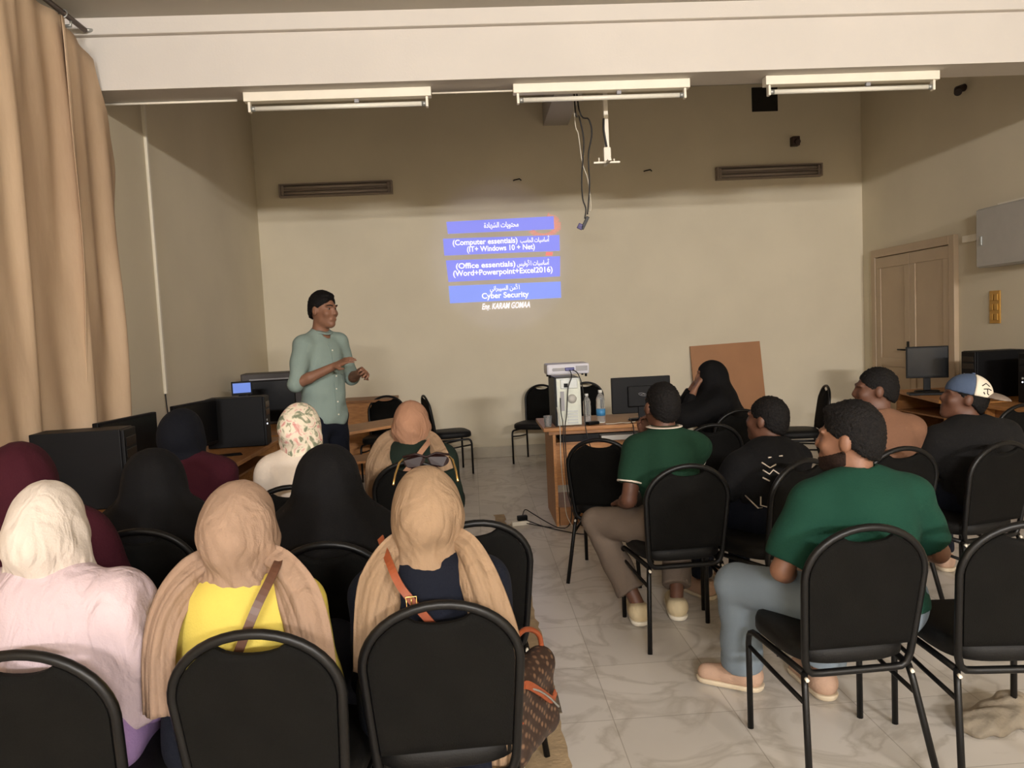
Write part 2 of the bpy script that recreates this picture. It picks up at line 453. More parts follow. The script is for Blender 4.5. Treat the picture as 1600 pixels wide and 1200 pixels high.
batten('right white fluorescent batten under the beam near the dark hole', 2.04, 3.23, 5.15, 3.12, 'battens under the beam')
batten('unlit grey twin tube fixture on the upper back wall, left one above the presenter', -2.12, -.82, YB-.02, 3.25, 'grey twin fixtures on the back wall', True)
batten('unlit grey twin tube fixture on the upper back wall, right one near the corner', 3.02, 4.30, YB-.02, 3.26, 'grey twin fixtures on the back wall', True)
bm = bmesh.new(); tube(bm, [(-.17, 5.15, 3.085), (.36, 5.15, 3.085)], .006); tag(mobj('cable_conduit', bm, M['lampw']), 'thin white conduit joining the left and middle battens under the beam', 'conduit')
bm = bmesh.new(); tube(bm, [(XL+.02, 5.25, 3.11), (-1.45, 5.25, 3.11)], .008); tag(mobj('cable_conduit', bm, M['lampw']), 'thin pale conduit under the beam between the curtain and the left batten', 'conduit')

# things high on the back wall
bm = bmesh.new(); box(bm, 3.49, 3.80, YB-.012, YB, 3.98, 4.26); box(bm, 3.50, 3.79, YB-.02, YB-.01, 3.99, 4.02)
tag(mobj('vent_opening', bm, mat('dark_opening', (34, 30, 24), .9, noise=.3)), 'dark square vent opening high on the back wall below the right batten', 'vent')
bm = bmesh.new(); box(bm, 3.94, 4.03, YB-.09, YB, 3.55, 3.66, bev=.01); tube(bm, [(3.985, YB-.09, 3.6), (3.985, YB-.14, 3.58)], .03, 12)
tag(mobj('wall_speaker', bm, mat('brown_plastic', (62, 44, 38), .5)), 'small dark brown box mounted high on the back wall near the right corner', 'wall box')
bm = bmesh.new(); tube(bm, [(XR, 7.25, 3.62), (XR-.07, 7.25, 3.6), (XR-.1, 7.2, 3.56)], .035, 12)
tag(mobj('wall_sensor', bm, mat('brown_plastic_dark', (50, 38, 34), .5)), 'small dark rounded device high on the right wall', 'sensor')
for x, z, lab in ((.64, 3.28, 'tiny metal hook on the back wall above the slide'), (2.2, 3.33, 'tiny metal hook on the back wall, right of the hanging projector mount')):
    bm = bmesh.new(); tube(bm, [(x-.04, YB, z), (x-.03, YB-.03, z), (x+.03, YB-.03, z+.012), (x+.05, YB-.02, z-.005)], .007)
    tag(mobj('wall_hook', bm, M['plastic']), lab, 'hook')
bm = bmesh.new(); tube(bm, [(2.63, YB-.004, 2.0), (2.64, YB-.004, 2.0)], .004)
bm.free()

# projector mount and hanging cables from behind the beam
pm = empty('projector_mount', (1.05, 5.6, 3.9)); tag(pm, 'white ceiling projector mount pole with an empty bracket at its foot', 'projector mount')
bm = bmesh.new(); box(bm, -.016, .016, -.016, .016, -1.12, .4, bev=.003); mobj('pole', bm, M['lampw'], pm)
bm = bmesh.new(); box(bm, -.026, .026, -.02, .02, -1.2, -1.1, bev=.006); mobj('joint', bm, M['lampw'], pm)
bm = bmesh.new(); box(bm, -.1, .09, -.012, .012, -1.212, -1.2); box(bm, -.012, .012, -.1, .1, -1.212, -1.2); tube(bm, [(-.06, 0, -1.2), (-.06, 0, -1.17)], .006); tube(bm, [(.05, .0, -1.2), (.05, 0, -1.18)], .006)
mobj('arm', bm, M['lampw'], pm)
bm = bmesh.new(); tube(bm, catmull([(-.018, -.02, -.9), (-.022, -.025, -.98), (-.012, -.02, -1.05), (-.005, -.02, -1.1)]), .008); mobj('wire', bm, M['cable'], pm)
hc = empty('hanging_cables', (.83, 5.6, 2.3)); tag(hc, 'tangle of black cables hanging in front of the back wall beside the projector mount', 'cable')
for pts, m, r in (([(0, 0, 2.0), (0, 0, .85), (.03, 0, .72), (.055, 0, .55), (.03, 0, .3), (.03, 0, .15), (.05, 0, .07), (.04, 0, 0)], 'cable', .0055),
               ([(.02, 0, 2.0), (.02, 0, .86), (.1, 0, .7), (.115, 0, .6), (.085, 0, .45), (.085, 0, .25), (.07, 0, .1), (.06, 0, .03)], 'cable', .0055),
               ([(-.005, 0.01, 2.0), (-.005, .01, .8), (.02, .01, .6), (.04, .01, .4), (.075, .01, .28), (.09, 0.01, .1), (.08, 0.01, .05)], 'cablew', .004)):
    bm = bmesh.new(); tube(bm, catmull(pts, 6), r, 7); mobj('cable', bm, M[m], hc)
bm = bmesh.new(); box(bm, -.012, .012, -.01, .01, -.05, .05, bev=.004, M=Matrix.Translation((.04, 0, -.03)) @ Matrix.Rotation(.5, 4, 'Y')); mobj('plug', bm, M['cable'], hc)
bm = bmesh.new(); box(bm, -.02, .02, -.01, .01, -.02, .02, bev=.004, M=Matrix.Translation((.005, 0, -.055)) @ Matrix.Rotation(.5, 4, 'Y')); mobj('video_plug', bm, mat('blue_plug', (62, 52, 110), .5), hc)

# electrical cabinet, conduit, switch panel on the right wall
eb = empty('electrical_cabinet', (XR, 6.5, 1.88)); tag(eb, 'grey metal electrical cabinet on the right wall beside the door', 'electrical cabinet')
M['cab'] = mat('grey_cabinet_paint', (182, 178, 170), .5, noise=.05)
mobj('body', B(-.16, 0, -.42, .34, 0, .53, bev=.008), M['cab'], eb)
d = mobj('door', B(-.178, -.16, -.41, .335, .01, .52, bev=.006), M['cab'], eb)
bm = bmesh.new(); box(bm, -.19, -.178, .25, .275, .2, .28, bev=.003); mobj('latch', bm, M['steel'], d)
bm = bmesh.new(); box(bm, -.07, 0, -.4, .2, .53, .56); mobj('cable_entry', bm, M['lampw'], eb)
bm = bmesh.new(); box(bm, XR-.035, XR, 6.84, 7.02, 2.16, 2.20, bev=.004)
tag(mobj('cable_conduit', bm, mat('wall_conduit', (170, 156, 130), .5)), 'horizontal plain conduit on the right wall entering the electrical cabinet', 'conduit')
bm = bmesh.new(); box(bm, XR-.045, XR, 7.02, 7.24, 2.15, 2.215, bev=.004)
tag(mobj('junction_box', bm, M['lampw']), 'bright white narrow box on the right wall between door and electrical cabinet', 'junction box')
sw = empty('switch_panel', (XR, 6.83, 1.52)); tag(sw, 'column of golden light switches on the right wall under the electrical cabinet', 'switch panel')
M['gold'] = mat('gold_plastic', (188, 142, 62), .3, noise=.1, metal=.3)
mobj('plate', B(-.012, 0, -.07, .07, -.15, .15, bev=.003), M['gold'], sw)
for i in range(3):
    for s in (-1, 1): mobj('switch', B(-.024, -.012, s*.032-.022, s*.032+.022, -.12+i*.09, -.06+i*.09, bev=.003), M['gold'], sw)

# leaning board, wall crack
bd = mobj('wooden_board', B(-.43, .43, -.009, .009, 0, 1.24, bev=.001), mat('brown_board', (170, 120, 78), .6, noise=.08, nscale=3)); bd.location = (3.10, YB-.20, 0.005); bd.rotation_euler = (math.radians(-8), math.radians(-1.5), 0)
tag(bd, 'plain brown wooden board leaning against the back wall behind the woman in black', 'board')

# ------------------------------------------------------------------ projected slide: glowing panels and text on the back wall stand for projected light
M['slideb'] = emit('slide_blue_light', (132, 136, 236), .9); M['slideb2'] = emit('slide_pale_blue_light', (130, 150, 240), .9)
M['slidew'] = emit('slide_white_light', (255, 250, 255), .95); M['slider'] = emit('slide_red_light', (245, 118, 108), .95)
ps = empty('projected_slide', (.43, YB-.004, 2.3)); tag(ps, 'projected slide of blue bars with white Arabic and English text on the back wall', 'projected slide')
SH = {'ا': (0xFE8D,)*1+(0xFE8E,), 'أ': (0xFE83, 0xFE84), 'ة': (0xFE93, 0xFE94), 'د': (0xFEA9, 0xFEAA), 'ر': (0xFEAD, 0xFEAE), 'و': (0xFEED, 0xFEEE)}
for ch, c in zip('بتحسشفلمنهي', (0xFE8F, 0xFE95, 0xFEA1, 0xFEB1, 0xFEB5, 0xFED1, 0xFEDD, 0xFEE1, 0xFEE5, 0xFEE9, 0xFEF1)): SH[ch] = (c, c+1, c+2, c+3)
def shape(s):
    out = []; joined = False; i = 0
    while i < len(s):
        ch = s[i]
        if ch == ' ': out.append(' '); joined = False; i += 1; continue
        if ch == 'ل' and i+1 < len(s) and s[i+1] in 'اأ':
            base = 0xFEFB if s[i+1] == 'ا' else 0xFEF7
            out.append(chr(base+(1 if joined else 0))); joined = False; i += 2; continue
        f = SH[ch]; nxt = i+1 < len(s) and s[i+1] != ' '
        if len(f) == 2: out.append(chr(f[1] if joined else f[0])); joined = False
        else:
            out.append(chr(f[3] if joined and nxt else f[1] if joined else f[2] if nxt else f[0])); joined = nxt
        i += 1
    return ''.join(out)[::-1]
def slide_text(s, x, z, size, bold=.012, shear=0, sx=1.0, rot=.0):
    c = bpy.data.curves.new('slide_text', 'FONT'); c.body = s; c.size = size; c.align_x = 'CENTER'; c.align_y = 'CENTER'; c.offset = bold*size; c.shear = shear
    c.extrude = .0006
    t = bpy.data.objects.new('slide_text', c); COL.objects.link(t)
    t.parent = ps; t.rotation_euler = (PI/2, rot, 0); t.location = (x-.43, -.004, z-2.3); t.scale = (sx, 1, 1)
    dg = bpy.context.evaluated_depsgraph_get(); me = bpy.data.meshes.new_from_object(t.evaluated_get(dg))
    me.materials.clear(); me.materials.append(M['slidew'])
    o = bpy.data.objects.new('slide_text', me); COL.objects.link(o); o.parent = ps
    o.rotation_euler = t.rotation_euler; o.location = t.location; o.scale = t.scale
    bpy.data.objects.remove(t)
def bar(pts, m, y=-.0):
    bm = bmesh.new(); a = [bm.verts.new((px-.43, y, pz-2.3)) for px, pz in pts]; b = [bm.verts.new((px-.43, y+.003, pz-2.3)) for px, pz in pts]
    n = len(pts); bm.faces.new(a); bm.faces.new(b[::-1])
    for i in range(n): bm.faces.new((a[i], b[i], b[(i+1) % n], a[(i+1) % n]))
    return mobj('slide_bar', bm, M[m], ps)
def fit_text(s, x0, x1, z, h, bold=.02, shear=0):
    slide_text(s, (x0+x1)/2, z, h, bold, shear)
    o = [c for c in bpy.data.objects if c.parent == ps and c.name.startswith('slide_text')][-1]
    xs = [v.co.x for v in o.data.vertices]; W = max(xs)-min(xs); k = (x1-x0)/W
    ys = [v.co.y for v in o.data.vertices]; cy = (max(ys)+min(ys))/2; cx = (max(xs)+min(xs))/2
    for v in o.data.vertices: v.co.x = (v.co.x-cx)*k; v.co.y -= cy
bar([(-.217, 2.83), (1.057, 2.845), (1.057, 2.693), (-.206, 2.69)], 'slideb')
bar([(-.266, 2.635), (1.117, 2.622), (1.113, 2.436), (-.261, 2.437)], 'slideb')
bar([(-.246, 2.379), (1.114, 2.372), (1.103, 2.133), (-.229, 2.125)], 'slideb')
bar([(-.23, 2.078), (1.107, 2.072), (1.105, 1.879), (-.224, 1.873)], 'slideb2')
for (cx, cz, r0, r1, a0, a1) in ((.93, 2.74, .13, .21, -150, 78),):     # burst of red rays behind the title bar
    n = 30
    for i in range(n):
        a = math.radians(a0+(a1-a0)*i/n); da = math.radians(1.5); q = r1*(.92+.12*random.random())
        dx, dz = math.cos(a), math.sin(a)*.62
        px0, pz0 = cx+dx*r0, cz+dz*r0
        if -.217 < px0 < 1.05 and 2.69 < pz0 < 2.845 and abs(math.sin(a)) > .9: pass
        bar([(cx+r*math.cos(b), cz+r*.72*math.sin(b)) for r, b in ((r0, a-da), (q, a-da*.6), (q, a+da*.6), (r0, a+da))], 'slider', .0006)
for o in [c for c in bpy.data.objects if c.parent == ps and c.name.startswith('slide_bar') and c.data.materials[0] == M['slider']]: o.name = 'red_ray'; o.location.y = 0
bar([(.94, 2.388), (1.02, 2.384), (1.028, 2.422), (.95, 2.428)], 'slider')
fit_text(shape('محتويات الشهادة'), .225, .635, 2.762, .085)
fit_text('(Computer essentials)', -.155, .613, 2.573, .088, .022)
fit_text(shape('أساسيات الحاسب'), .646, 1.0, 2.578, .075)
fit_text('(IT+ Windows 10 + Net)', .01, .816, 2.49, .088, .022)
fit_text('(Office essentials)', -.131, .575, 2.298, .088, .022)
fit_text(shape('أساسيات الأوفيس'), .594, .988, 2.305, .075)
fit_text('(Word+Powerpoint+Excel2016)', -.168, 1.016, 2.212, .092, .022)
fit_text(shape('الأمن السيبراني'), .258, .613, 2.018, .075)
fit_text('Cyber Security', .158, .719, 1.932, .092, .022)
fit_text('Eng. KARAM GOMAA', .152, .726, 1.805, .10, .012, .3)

# ------------------------------------------------------------------ chairs
def frame_y(z): return -.165-.085*(z-.37)/.503
def halfw(z):
    t = (z-.37)/.33
    return .172+.024*min(1, max(0, t))**.8
ZS, ZT = .70, .873
def build_chair(label, pos, rz):
    r = empty('chair', (pos[0], pos[1], 0), rz); tag(r, label, 'chair', 'black oval-backed chairs')
    # back frame: closed loop of oval tube
    pts = [(x, frame_y(.37), .37) for x in (-.12, -.04, .04, .12)]
    pts += [(.150, frame_y(.372), .372), (.168, frame_y(.385), .385)]
    pts += [(halfw(z), frame_y(z), z) for z in (.42, .5, .58, .65)]
    R_ = [(.196*math.cos(a), frame_y(ZS+(ZT-.0125-ZS)*math.sin(a)), ZS+(ZT-.0125-ZS)*math.sin(a)) for a in [PI*k/20 for k in range(21)]]
    pts += R_
    pts += [(-halfw(z), frame_y(z), z) for z in (.65, .58, .5, .42)]
    pts += [(-.168, frame_y(.385), .385), (-.150, frame_y(.372), .372)]
    bm = bmesh.new(); tube(bm, pts, .0125, 10, closed=True); mobj('back_frame', bm, M['tube'], r)
    # padded back panel with the hand-hole gap under the frame
    bm = bmesh.new(); nu, nv = 28, 16; G = [[], []]
    for side in (0, 1):
        for j in range(nv+1):
            v = j/nv; row = []
            for i in range(nu+1):
                u = -1+2*i/nu; ue = math.sin(u*PI/2)
                dip = .036*max(0, 1-(ue/.42)**2)**.7 if abs(ue) < .42 else 0
                zt = ZS+(ZT-.026-ZS)*math.sqrt(max(0, 1-ue*ue)) - dip
                z = .457+(zt-.457)*v
                x = ue*(halfw(z) if z < ZS else .196*1.0)-ue*.013
                edge = (1-abs(ue)**6)*(1-(2*v-1)**8)
                y = frame_y(z)+(-.008-.004*edge if side == 0 else .008+.026*edge)
                row.append(bm.verts.new((x, y, z)))
            G[side].append(row)
    for s in (0, 1):
        for j in range(nv):
            for i in range(nu):
                q = (G[s][j][i], G[s][j][i+1], G[s][j+1][i+1], G[s][j+1][i])
                f = bm.faces.new(q if s == 0 else q[::-1]); f.smooth = True
    rim = [(0, i) for i in range(nu+1)]
    def brd(g): return [g[0][i] for i in range(nu+1)]+[g[j][nu] for j in range(1, nv+1)]+[g[nv][i] for i in range(nu-1, -1, -1)]+[g[j][0] for j in range(nv-1, 0, -1)]
    A, Bq = brd(G[0]), brd(G[1]); n = len(A)
    for i in range(n): bm.faces.new((A[i], Bq[i], Bq[(i+1) % n], A[(i+1) % n]))
    mobj('backrest', bm, M['blackfab'], r)
    # seat pad
    bm = bmesh.new(); rings = []
    def sup(t, a, b, e=3.6):
        c, s = math.cos(t), math.sin(t)
        return a*math.copysign(abs(c)**(2/e), c), b*math.copysign(abs(s)**(2/e), s)
    for k, z in ((.93, .395), (1.0, .405), (1.0, .435), (.975, .452), (.9, .462), (.6, .468), (.2, .470)):
        ring = []
        for i in range(40):
            x, y = sup(2*PI*i/40, .208*k, .205*k); x *= 1+.06*(y/.205)
            ring.append(bm.verts.new((x, y+.03, z)))
        rings.append(ring)
    for a, b in zip(rings, rings[1:]):
        for i in range(40):
            f = bm.faces.new((a[i], a[(i+1) % 40], b[(i+1) % 40], b[i])); f.smooth = True
    bm.faces.new(rings[0][::-1]); bm.faces.new(rings[-1])
    mobj('seat', bm, M['black'], r)
    for s in (-1, 1):
        f = [(s*.213, .205, 0), (s*.213, .205, .30)] + arc((s*.213, .205, .33), (s*.213, .200, .385), (s*.205, .15, .378), 4) + [(s*.19, 0, .375), (s*.176, -.16, .372)]
        bm = bmesh.new(); tube(bm, f, .0115, 8); lg = mobj('leg', bm, M['tube'], r)
        bm = bmesh.new(); tube(bm, [(s*.176, -.162, .375), (s*.182, -.178, .33), (s*.215, -.27, 0)], .0115, 8); lg2 = mobj('leg', bm, M['tube'], r)
        bm = bmesh.new(); tube(bm, [(s*.178, -.176, .362), (s*.1765, -.188, .358)], .006, 8); mobj('leg_cap', bm, M['lampw'], lg2)
        bm = bmesh.new(); tube(bm, [(s*.212, .2, .315), (s*.197, .02, .295), (s*.187, -.19, .285)], .008, 8); mobj('brace', bm, M['tube'], r)
    return r
CH = []
proto = None
def chair(label, x, y, deg=0):
    global proto
    if proto is None: proto = build_chair(label, (x, y), math.radians(deg)); r = proto
    else:
        r = copy_tree(proto); r.location = (x, y, 0); r.rotation_euler = (0, 0, math.radians(deg)); r['label'] = label
    CH.append(r); return r
def chair_top(label, x, y, deg=0):      # given where the middle of its top rail stands
    a = math.radians(deg); return chair(label, x-.25*math.sin(a), y+.25*math.cos(a), deg)
chair_top('black chair under the woman in white and lilac, nearest corner of the room', -1.035, 1.70, -4)
chair_top('black chair under the woman in yellow top, front row', -.537, 1.73, -2)
chair_top('black chair under the woman with sunglasses on her beige scarf', -.112, 1.84, 2)
chair_top('empty black chair on the left of the aisle, above the brown handbag', -.02, 2.62, 8)
chair_top('black chair under the woman in black pointed khimar', -.50, 2.46, -3)
chair_top('black chair under the woman in black beside the computer tower, left side', -1.24, 2.80, 0)
chair_top('black chair under the woman in maroon near the curtain', -1.52, 2.32, 12)
chair_top('black chair under the woman with navy headscarf', -1.40, 3.50, 0)
chair_top('black chair under the woman with floral headscarf', -.85, 3.48, 0)
chair_top('black chair under the woman in tan headscarf and green top', -.35, 3.98, 0)
chair_top('black chair facing the room against the back wall, right of the presenter', -1.05, 8.92, 176)
chair('black chair turned sideways by the back wall, its seat right of the tan headscarf', -.30, 8.35, -75)
chair_top('black chair against the back wall, left of the desk with the projector', .80, 8.98, 155)
chair_top('black chair against the back wall, seen between the computer tower and the bottles', 1.33, 9.02, 180)
chair_top('empty black chair in front of the projector desk, turned towards the right', .71, 4.40, -22)
chair_top('black chair under the man in green polo shirt', .964, 3.44, 3)
chair_top('lower of two arched chair backs below the woman in black', 1.50, 4.75, 4)
chair_top('black chair whose arched back touches the woman in black at the desk', 1.93, 5.45, 6)
chair_top('grey-black chair turned left under the man in black T-shirt', 1.50, 3.40, 24)
chair_top('black chair under the man in tan shirt', 2.06, 3.57, 8)
chair_top('black chair under the man in the white and blue cap', 2.56, 3.56, 14)
chair_top('black chair under the man in plain green T-shirt, nearest of the right side', 1.196, 2.272, 2)
chair_top('black chair cut by the right edge of the photo, beside the green T-shirt man', 1.66, 2.20, -6)
chair_top('black chair seen edge-on before the back wall near the right corner', 3.30, 7.0, 78)
chair_top('empty black chair behind the man in the cap by the right wall', 3.65, 4.9, 10)

# ------------------------------------------------------------------ teacher's desk and what stands on it
dk = empty('desk', (1.1, 6.1, 0)); tag(dk, 'wooden teacher desk with open front and computer gear in the middle of the room', 'desk')
DX = 1.1; DY = 6.1; DZ = .765
def part(name, parent, org, bm, m): 
    o = mobj(name, bm, m, parent); return o
x0, x1, y0, y1 = -.585, .60, -.34, .36
mobj('tabletop', B(x0, x1, y0, y1, DZ-.028, DZ, bev=.004), M['wood'], dk)
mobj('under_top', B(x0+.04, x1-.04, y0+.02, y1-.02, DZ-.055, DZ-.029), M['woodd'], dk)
for a in (x0+.07, x1-.09): mobj('side_panel', B(a, a+.022, y0+.03, y1-.03, 0, DZ-.056), M['wood'], dk)
mobj('front_panel', B(x0+.1, x1-.1, y0+.12, y0+.14, .30, .62), M['wood'], dk)
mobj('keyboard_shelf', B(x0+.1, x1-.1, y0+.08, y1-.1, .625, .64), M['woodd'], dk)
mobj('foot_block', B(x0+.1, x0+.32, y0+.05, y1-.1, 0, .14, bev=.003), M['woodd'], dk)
mobj('post', B(x0+.30, x0+.335, y0+.14, y0+.18, .14, .30), M['wood'], dk)
kb = mobj('keyboard_shelf_box', B(-.2, .1, -.2, .1, .642, .68, bev=.003), M['cab']); kb.location = (1.16, 6.0, 0); kb.name = 'paper_box'; tag(kb, 'pale flat box on the shelf under the teacher desk top', 'box')
tk = mobj('game_console', B(-.13, .17, -.2, .12, .641, .695, bev=.004), M['plastic']); tk.location = (.78, 6.03, 0); tk.name = 'set_top_box'; tag(tk, 'flat black device on the desk shelf below the computer tower', 'device')
tk = mobj('set_top_box', B(-.13, .1, -.2, .12, .641, .695, bev=.004), M['plastic']); tk.location = (1.46, 6.03, 0); tag(tk, 'flat black device on the desk shelf below the desk monitor', 'device')

def tower(label, loc, rz, sx=.19, sy=.42, sz=.385, light=False, rear=False):
    r = empty('computer_tower', loc, rz); tag(r, label, 'computer')
    mobj('case', B(-sx/2, sx/2, -sy/2, sy/2, 0.004, sz, bev=.005), M['steel'] if rear else M['plastic'], r)
    if rear:   # metal back of the case towards the camera
        mobj('case_edge', B(-sx/2-.004, -sx/2+.014, -sy/2-.004, sy/2, .0, sz+.003), M['plastic'], r)
        bm = bmesh.new(); box(bm, -sx/2+.018, sx/2-.004, -sy/2-.006, -sy/2+.002, .01, sz-.01); p = mobj('rear_plate', bm, M['plate'], r)
        bm = bmesh.new(); box(bm, -.055, .075, -sy/2-.012, -sy/2-.005, .29, .36, bev=.003); q = mobj('power_supply', bm, M['steel'], r)
        bm = bmesh.new(); box(bm, -.03, .0, -sy/2-.016, -sy/2-.011, .3, .33); mobj('power_socket', bm, M['plastic'], q)
        bm = bmesh.new(); box(bm, -.06, -.03, -sy/2-.012, -sy/2-.005, .12, .27); mobj('port_panel', bm, M['grey'], r)
        for i in range(5):
            bm = bmesh.new(); box(bm, -.01, .07, -sy/2-.01, -sy/2-.005, .02+i*.022, .034+i*.022); mobj('slot_cover', bm, M['steel'], r)
        bm = bmesh.new(); lathe(bm, [(.035, 0), (.035, .006), (.01, .008)], 20); 
        for v in bm.verts: v.co = Vector((v.co.x+.03, -sy/2-.006-v.co.z, v.co.y+.21))
        mobj('fan_grille', bm, M['cab'], r)
    else:
        bm = bmesh.new(); box(bm, -sx/2+.004, sx/2-.004, sy/2-.002, sy/2+.018, .006, sz-.004, bev=.006); f = mobj('front_cover', bm, M['plastic'], r)
        for i in range(2):
            bm = bmesh.new(); box(bm, -sx/2+.02, sx/2-.02, sy/2+.017, sy/2+.021, sz-.09-i*.06, sz-.045-i*.06, bev=.002); mobj('drive_bay', bm, M['screen'], f)
        bm = bmesh.new(); tube(bm, [(.05, sy/2+.015, .2), (.05, sy/2+.023, .2)], .009, 12); mobj('power_button', bm, M['steel'], f)
        if light:
            bm = bmesh.new(); tube(bm, [(.05, sy/2+.018, .17), (.05, sy/2+.024, .17)], .005, 8); mobj('power_light', bm, M['led'], f)
    return r
M['plate'] = mat('galvanised_plate', (196, 198, 184), .45, noise=.12, nscale=14, metal=.25)
M['led'] = emit('led', (235, 240, 255), 3)
def monitor(label, loc, rz, w=.47, h=.29, z=.10, screen=None, logo=False, cat='monitor', base=True):
    r = empty('monitor', loc, rz); tag(r, label, cat)       # screen faces local -y
    b = mobj('screen_housing', B(-w/2, w/2, -.012, .022, z, z+h, bev=.006), M['plastic'], r)
    mobj('screen', B(-w/2+.012, w/2-.012, -.0145, -.0115, z+.022, z+h-.014), screen or M['screen'], r)
    bm = bmesh.new(); box(bm, -.11, .11, .02, .045, z+.05, z+h-.07, bev=.01); mobj('rear_bulge', bm, M['plastic'], r)
    bm = bmesh.new(); box(bm, -.03, .03, .01, .035, .01, z+.08, bev=.004); mobj('stand', bm, M['plastic'], r)
    bm = bmesh.new(); lathe(bm, [(.11, 0), (.112, .006), (.1, .012), (.03, .016)], 28)
    for v in bm.verts: v.co.y = v.co.y*.75+.02
    mobj('stand_base', bm, M['plastic'], r)
    if logo:
        bm = bmesh.new()
        tube(bm, [(.03*math.cos(t)*1.0-.004, .0465, z+h*.52+.011*math.sin(t)+.006*math.cos(t)) for t in [2*PI*k/18 for k in range(18)]], .0016, 5, closed=True)
        tube(bm, catmull([(-.02, .0465, z+h*.5), (-.01, .0465, z+h*.5+.014), (0, .0465, z+h*.5+.002), (.012, .0465, z+h*.5+.012)], 4), .0016, 5)
        mobj('logo', bm, M['grey'], r)
    return r
tower('computer tower with its metal back showing, standing on the teacher desk under the projector', (.72, 6.04, DZ), 0, sx=.20, sy=.42, sz=.37, rear=True)
# projector on the tower
pj = empty('projector', (.735, 5.99, DZ+.373)); tag(pj, 'white projector lying on top of the computer tower on the teacher desk', 'projector')
M['pjw'] = mat('projector_white', (206, 204, 212), .4, noise=.05)
mobj('body', B(-.165, .165, -.12, .13, .022, .105, bev=.016), M['pjw'], pj)
bm = bmesh.new(); tube(bm, [(.08, .12, .06), (.08, .15, .06)], .032, 20); ln = mobj('lens_barrel', bm, M['plastic'], pj)
bm = bmesh.new(); tube(bm, [(.08, .149, .06), (.08, .153, .06)], .024, 20); mobj('lens_glass', bm, M['screen'], ln)
for sx in (-.14, .14):
    for sy in (-.09, .1):
        bm = bmesh.new(); tube(bm, [(sx, sy, 0), (sx, sy, .026)], .009, 10); mobj('foot', bm, M['plastic'], pj)
bm = bmesh.new(); box(bm, -.12, -.03, -.123, -.119, .05, .075); [tube(bm, [(-.12+i*.018, -.126, .062), (-.12+i*.018, -.119, .062)], .005, 8) for i in range(3)]
mobj('port_panel', bm, M['grey'], pj)
bm = bmesh.new(); box(bm, .06, .15, -.124, -.119, .045, .085); mobj('vent', bm, M['grey'], pj)
bm = bmesh.new(); box(bm, -.025, .045, -.145, -.12, .052, .076, bev=.003); mobj('video_plug', bm, mat('blue_connector', (50, 52, 120), .4), pj)
M['water'] = bpy.data.materials.new('clear_plastic'); M['water'].use_nodes = True
_b = M['water'].node_tree.nodes['Principled BSDF']; _b.inputs['Base Color'].default_value = (.86, .88, .88, 1); _b.inputs['Roughness'].default_value = .08; _b.inputs['Transmission Weight'].default_value = .85; _b.inputs['IOR'].default_value = 1.2
M['label'] = mat('blue_bottle_label', (70, 140, 190), .4, noise=.3, nscale=40)
M['capw'] = mat('white_cap', (222, 222, 216), .4)
def bottle(label, loc, s=1, lab=True, group='plastic water bottles'):
    r = empty('water_bottle', loc); tag(r, label, 'bottle', group)
    P = [(.0, .0), (.029, .001), (.032, .008), (.030, .03), (.032, .05), (.030, .07), (.032, .09), (.032, .13), (.030, .15), (.032, .165), (.024, .19), (.013, .208), (.012, .222)]
    bm = bmesh.new(); lathe(bm, [(max(a, .0008)*s, b*s) for a, b in P], 20); mobj('bottle_body', bm, M['water'], r)
    bm = bmesh.new(); lathe(bm, [(.0145*s, .214*s), (.0145*s, .232*s), (.013*s, .234*s)], 16); mobj('cap', bm, M['capw'], r)
    if lab:
        bm = bmesh.new(); lathe(bm, [(.0328*s, .052*s), (.0328*s, .10*s)], 20); mobj('label', bm, M['label'], r)
bottle('clear water bottle without cap label behind the cables, next to the tower', (.885, 5.98, DZ), .98, lab=False)
bottle('clear water bottle with blue label on the teacher desk beside the monitor', (.985, 5.93, DZ), 1.1)
bottle('water bottle with whitish cap standing on the left desk by the black tower', (-1.72, 3.78, .595), 1.0, lab=False)
cp = mobj('plastic_cup', lathe(bmesh.new(), [(.025, 0), (.0255, .002), (.034, .085), (.032, .085), (.024, .004)], 20), M['water']); cp.location = (.56, 5.86, DZ); tag(cp, 'clear disposable cup at the left corner of the teacher desk', 'cup')
monitor('black monitor seen from behind with a grey logo, on the teacher desk', (1.32, 6.0, DZ), PI, w=.47, h=.285, z=.055, logo=True)
# odds and ends on the desk
bm = bmesh.new(); box(bm, -.05, .05, -.03, .03, 0, .025, bev=.008); o = mobj('power_adapter', bm, M['plastic']); o.location = (.90, 5.84, DZ); o.rotation_euler.z = .5; tag(o, 'small black power adapter on the teacher desk in front of the bottles', 'adapter')
bm = bmesh.new(); tube(bm, catmull([(1.0, 5.82, DZ+.004), (1.06, 5.80, DZ+.004), (1.12, 5.84, DZ+.004), (1.17, 5.81, DZ+.004), (1.24, 5.86, DZ+.004)]), .0035); tag(mobj('loose_cable', bm, M['cablew']), 'thin white cable lying on the teacher desk under the monitor', 'cable')
bm = bmesh.new(); lathe(bm, [(.03, 0), (.034, .02), (.02, .035), (.01, .036)], 14); o = mobj('mouse', bm, M['plastic']); o.location = (1.48, 5.85, DZ); o.scale = (1, 1.5, .8); tag(o, 'black mouse on the teacher desk under the monitor corner', 'mouse')
def cable(label, pts, r=.004, m='cable', name='cable', k=7):
    bm = bmesh.new(); tube(bm, catmull(pts, k), r, 6); tag(mobj(name, bm, M[m]), label, 'cable', 'cables of the teacher desk')
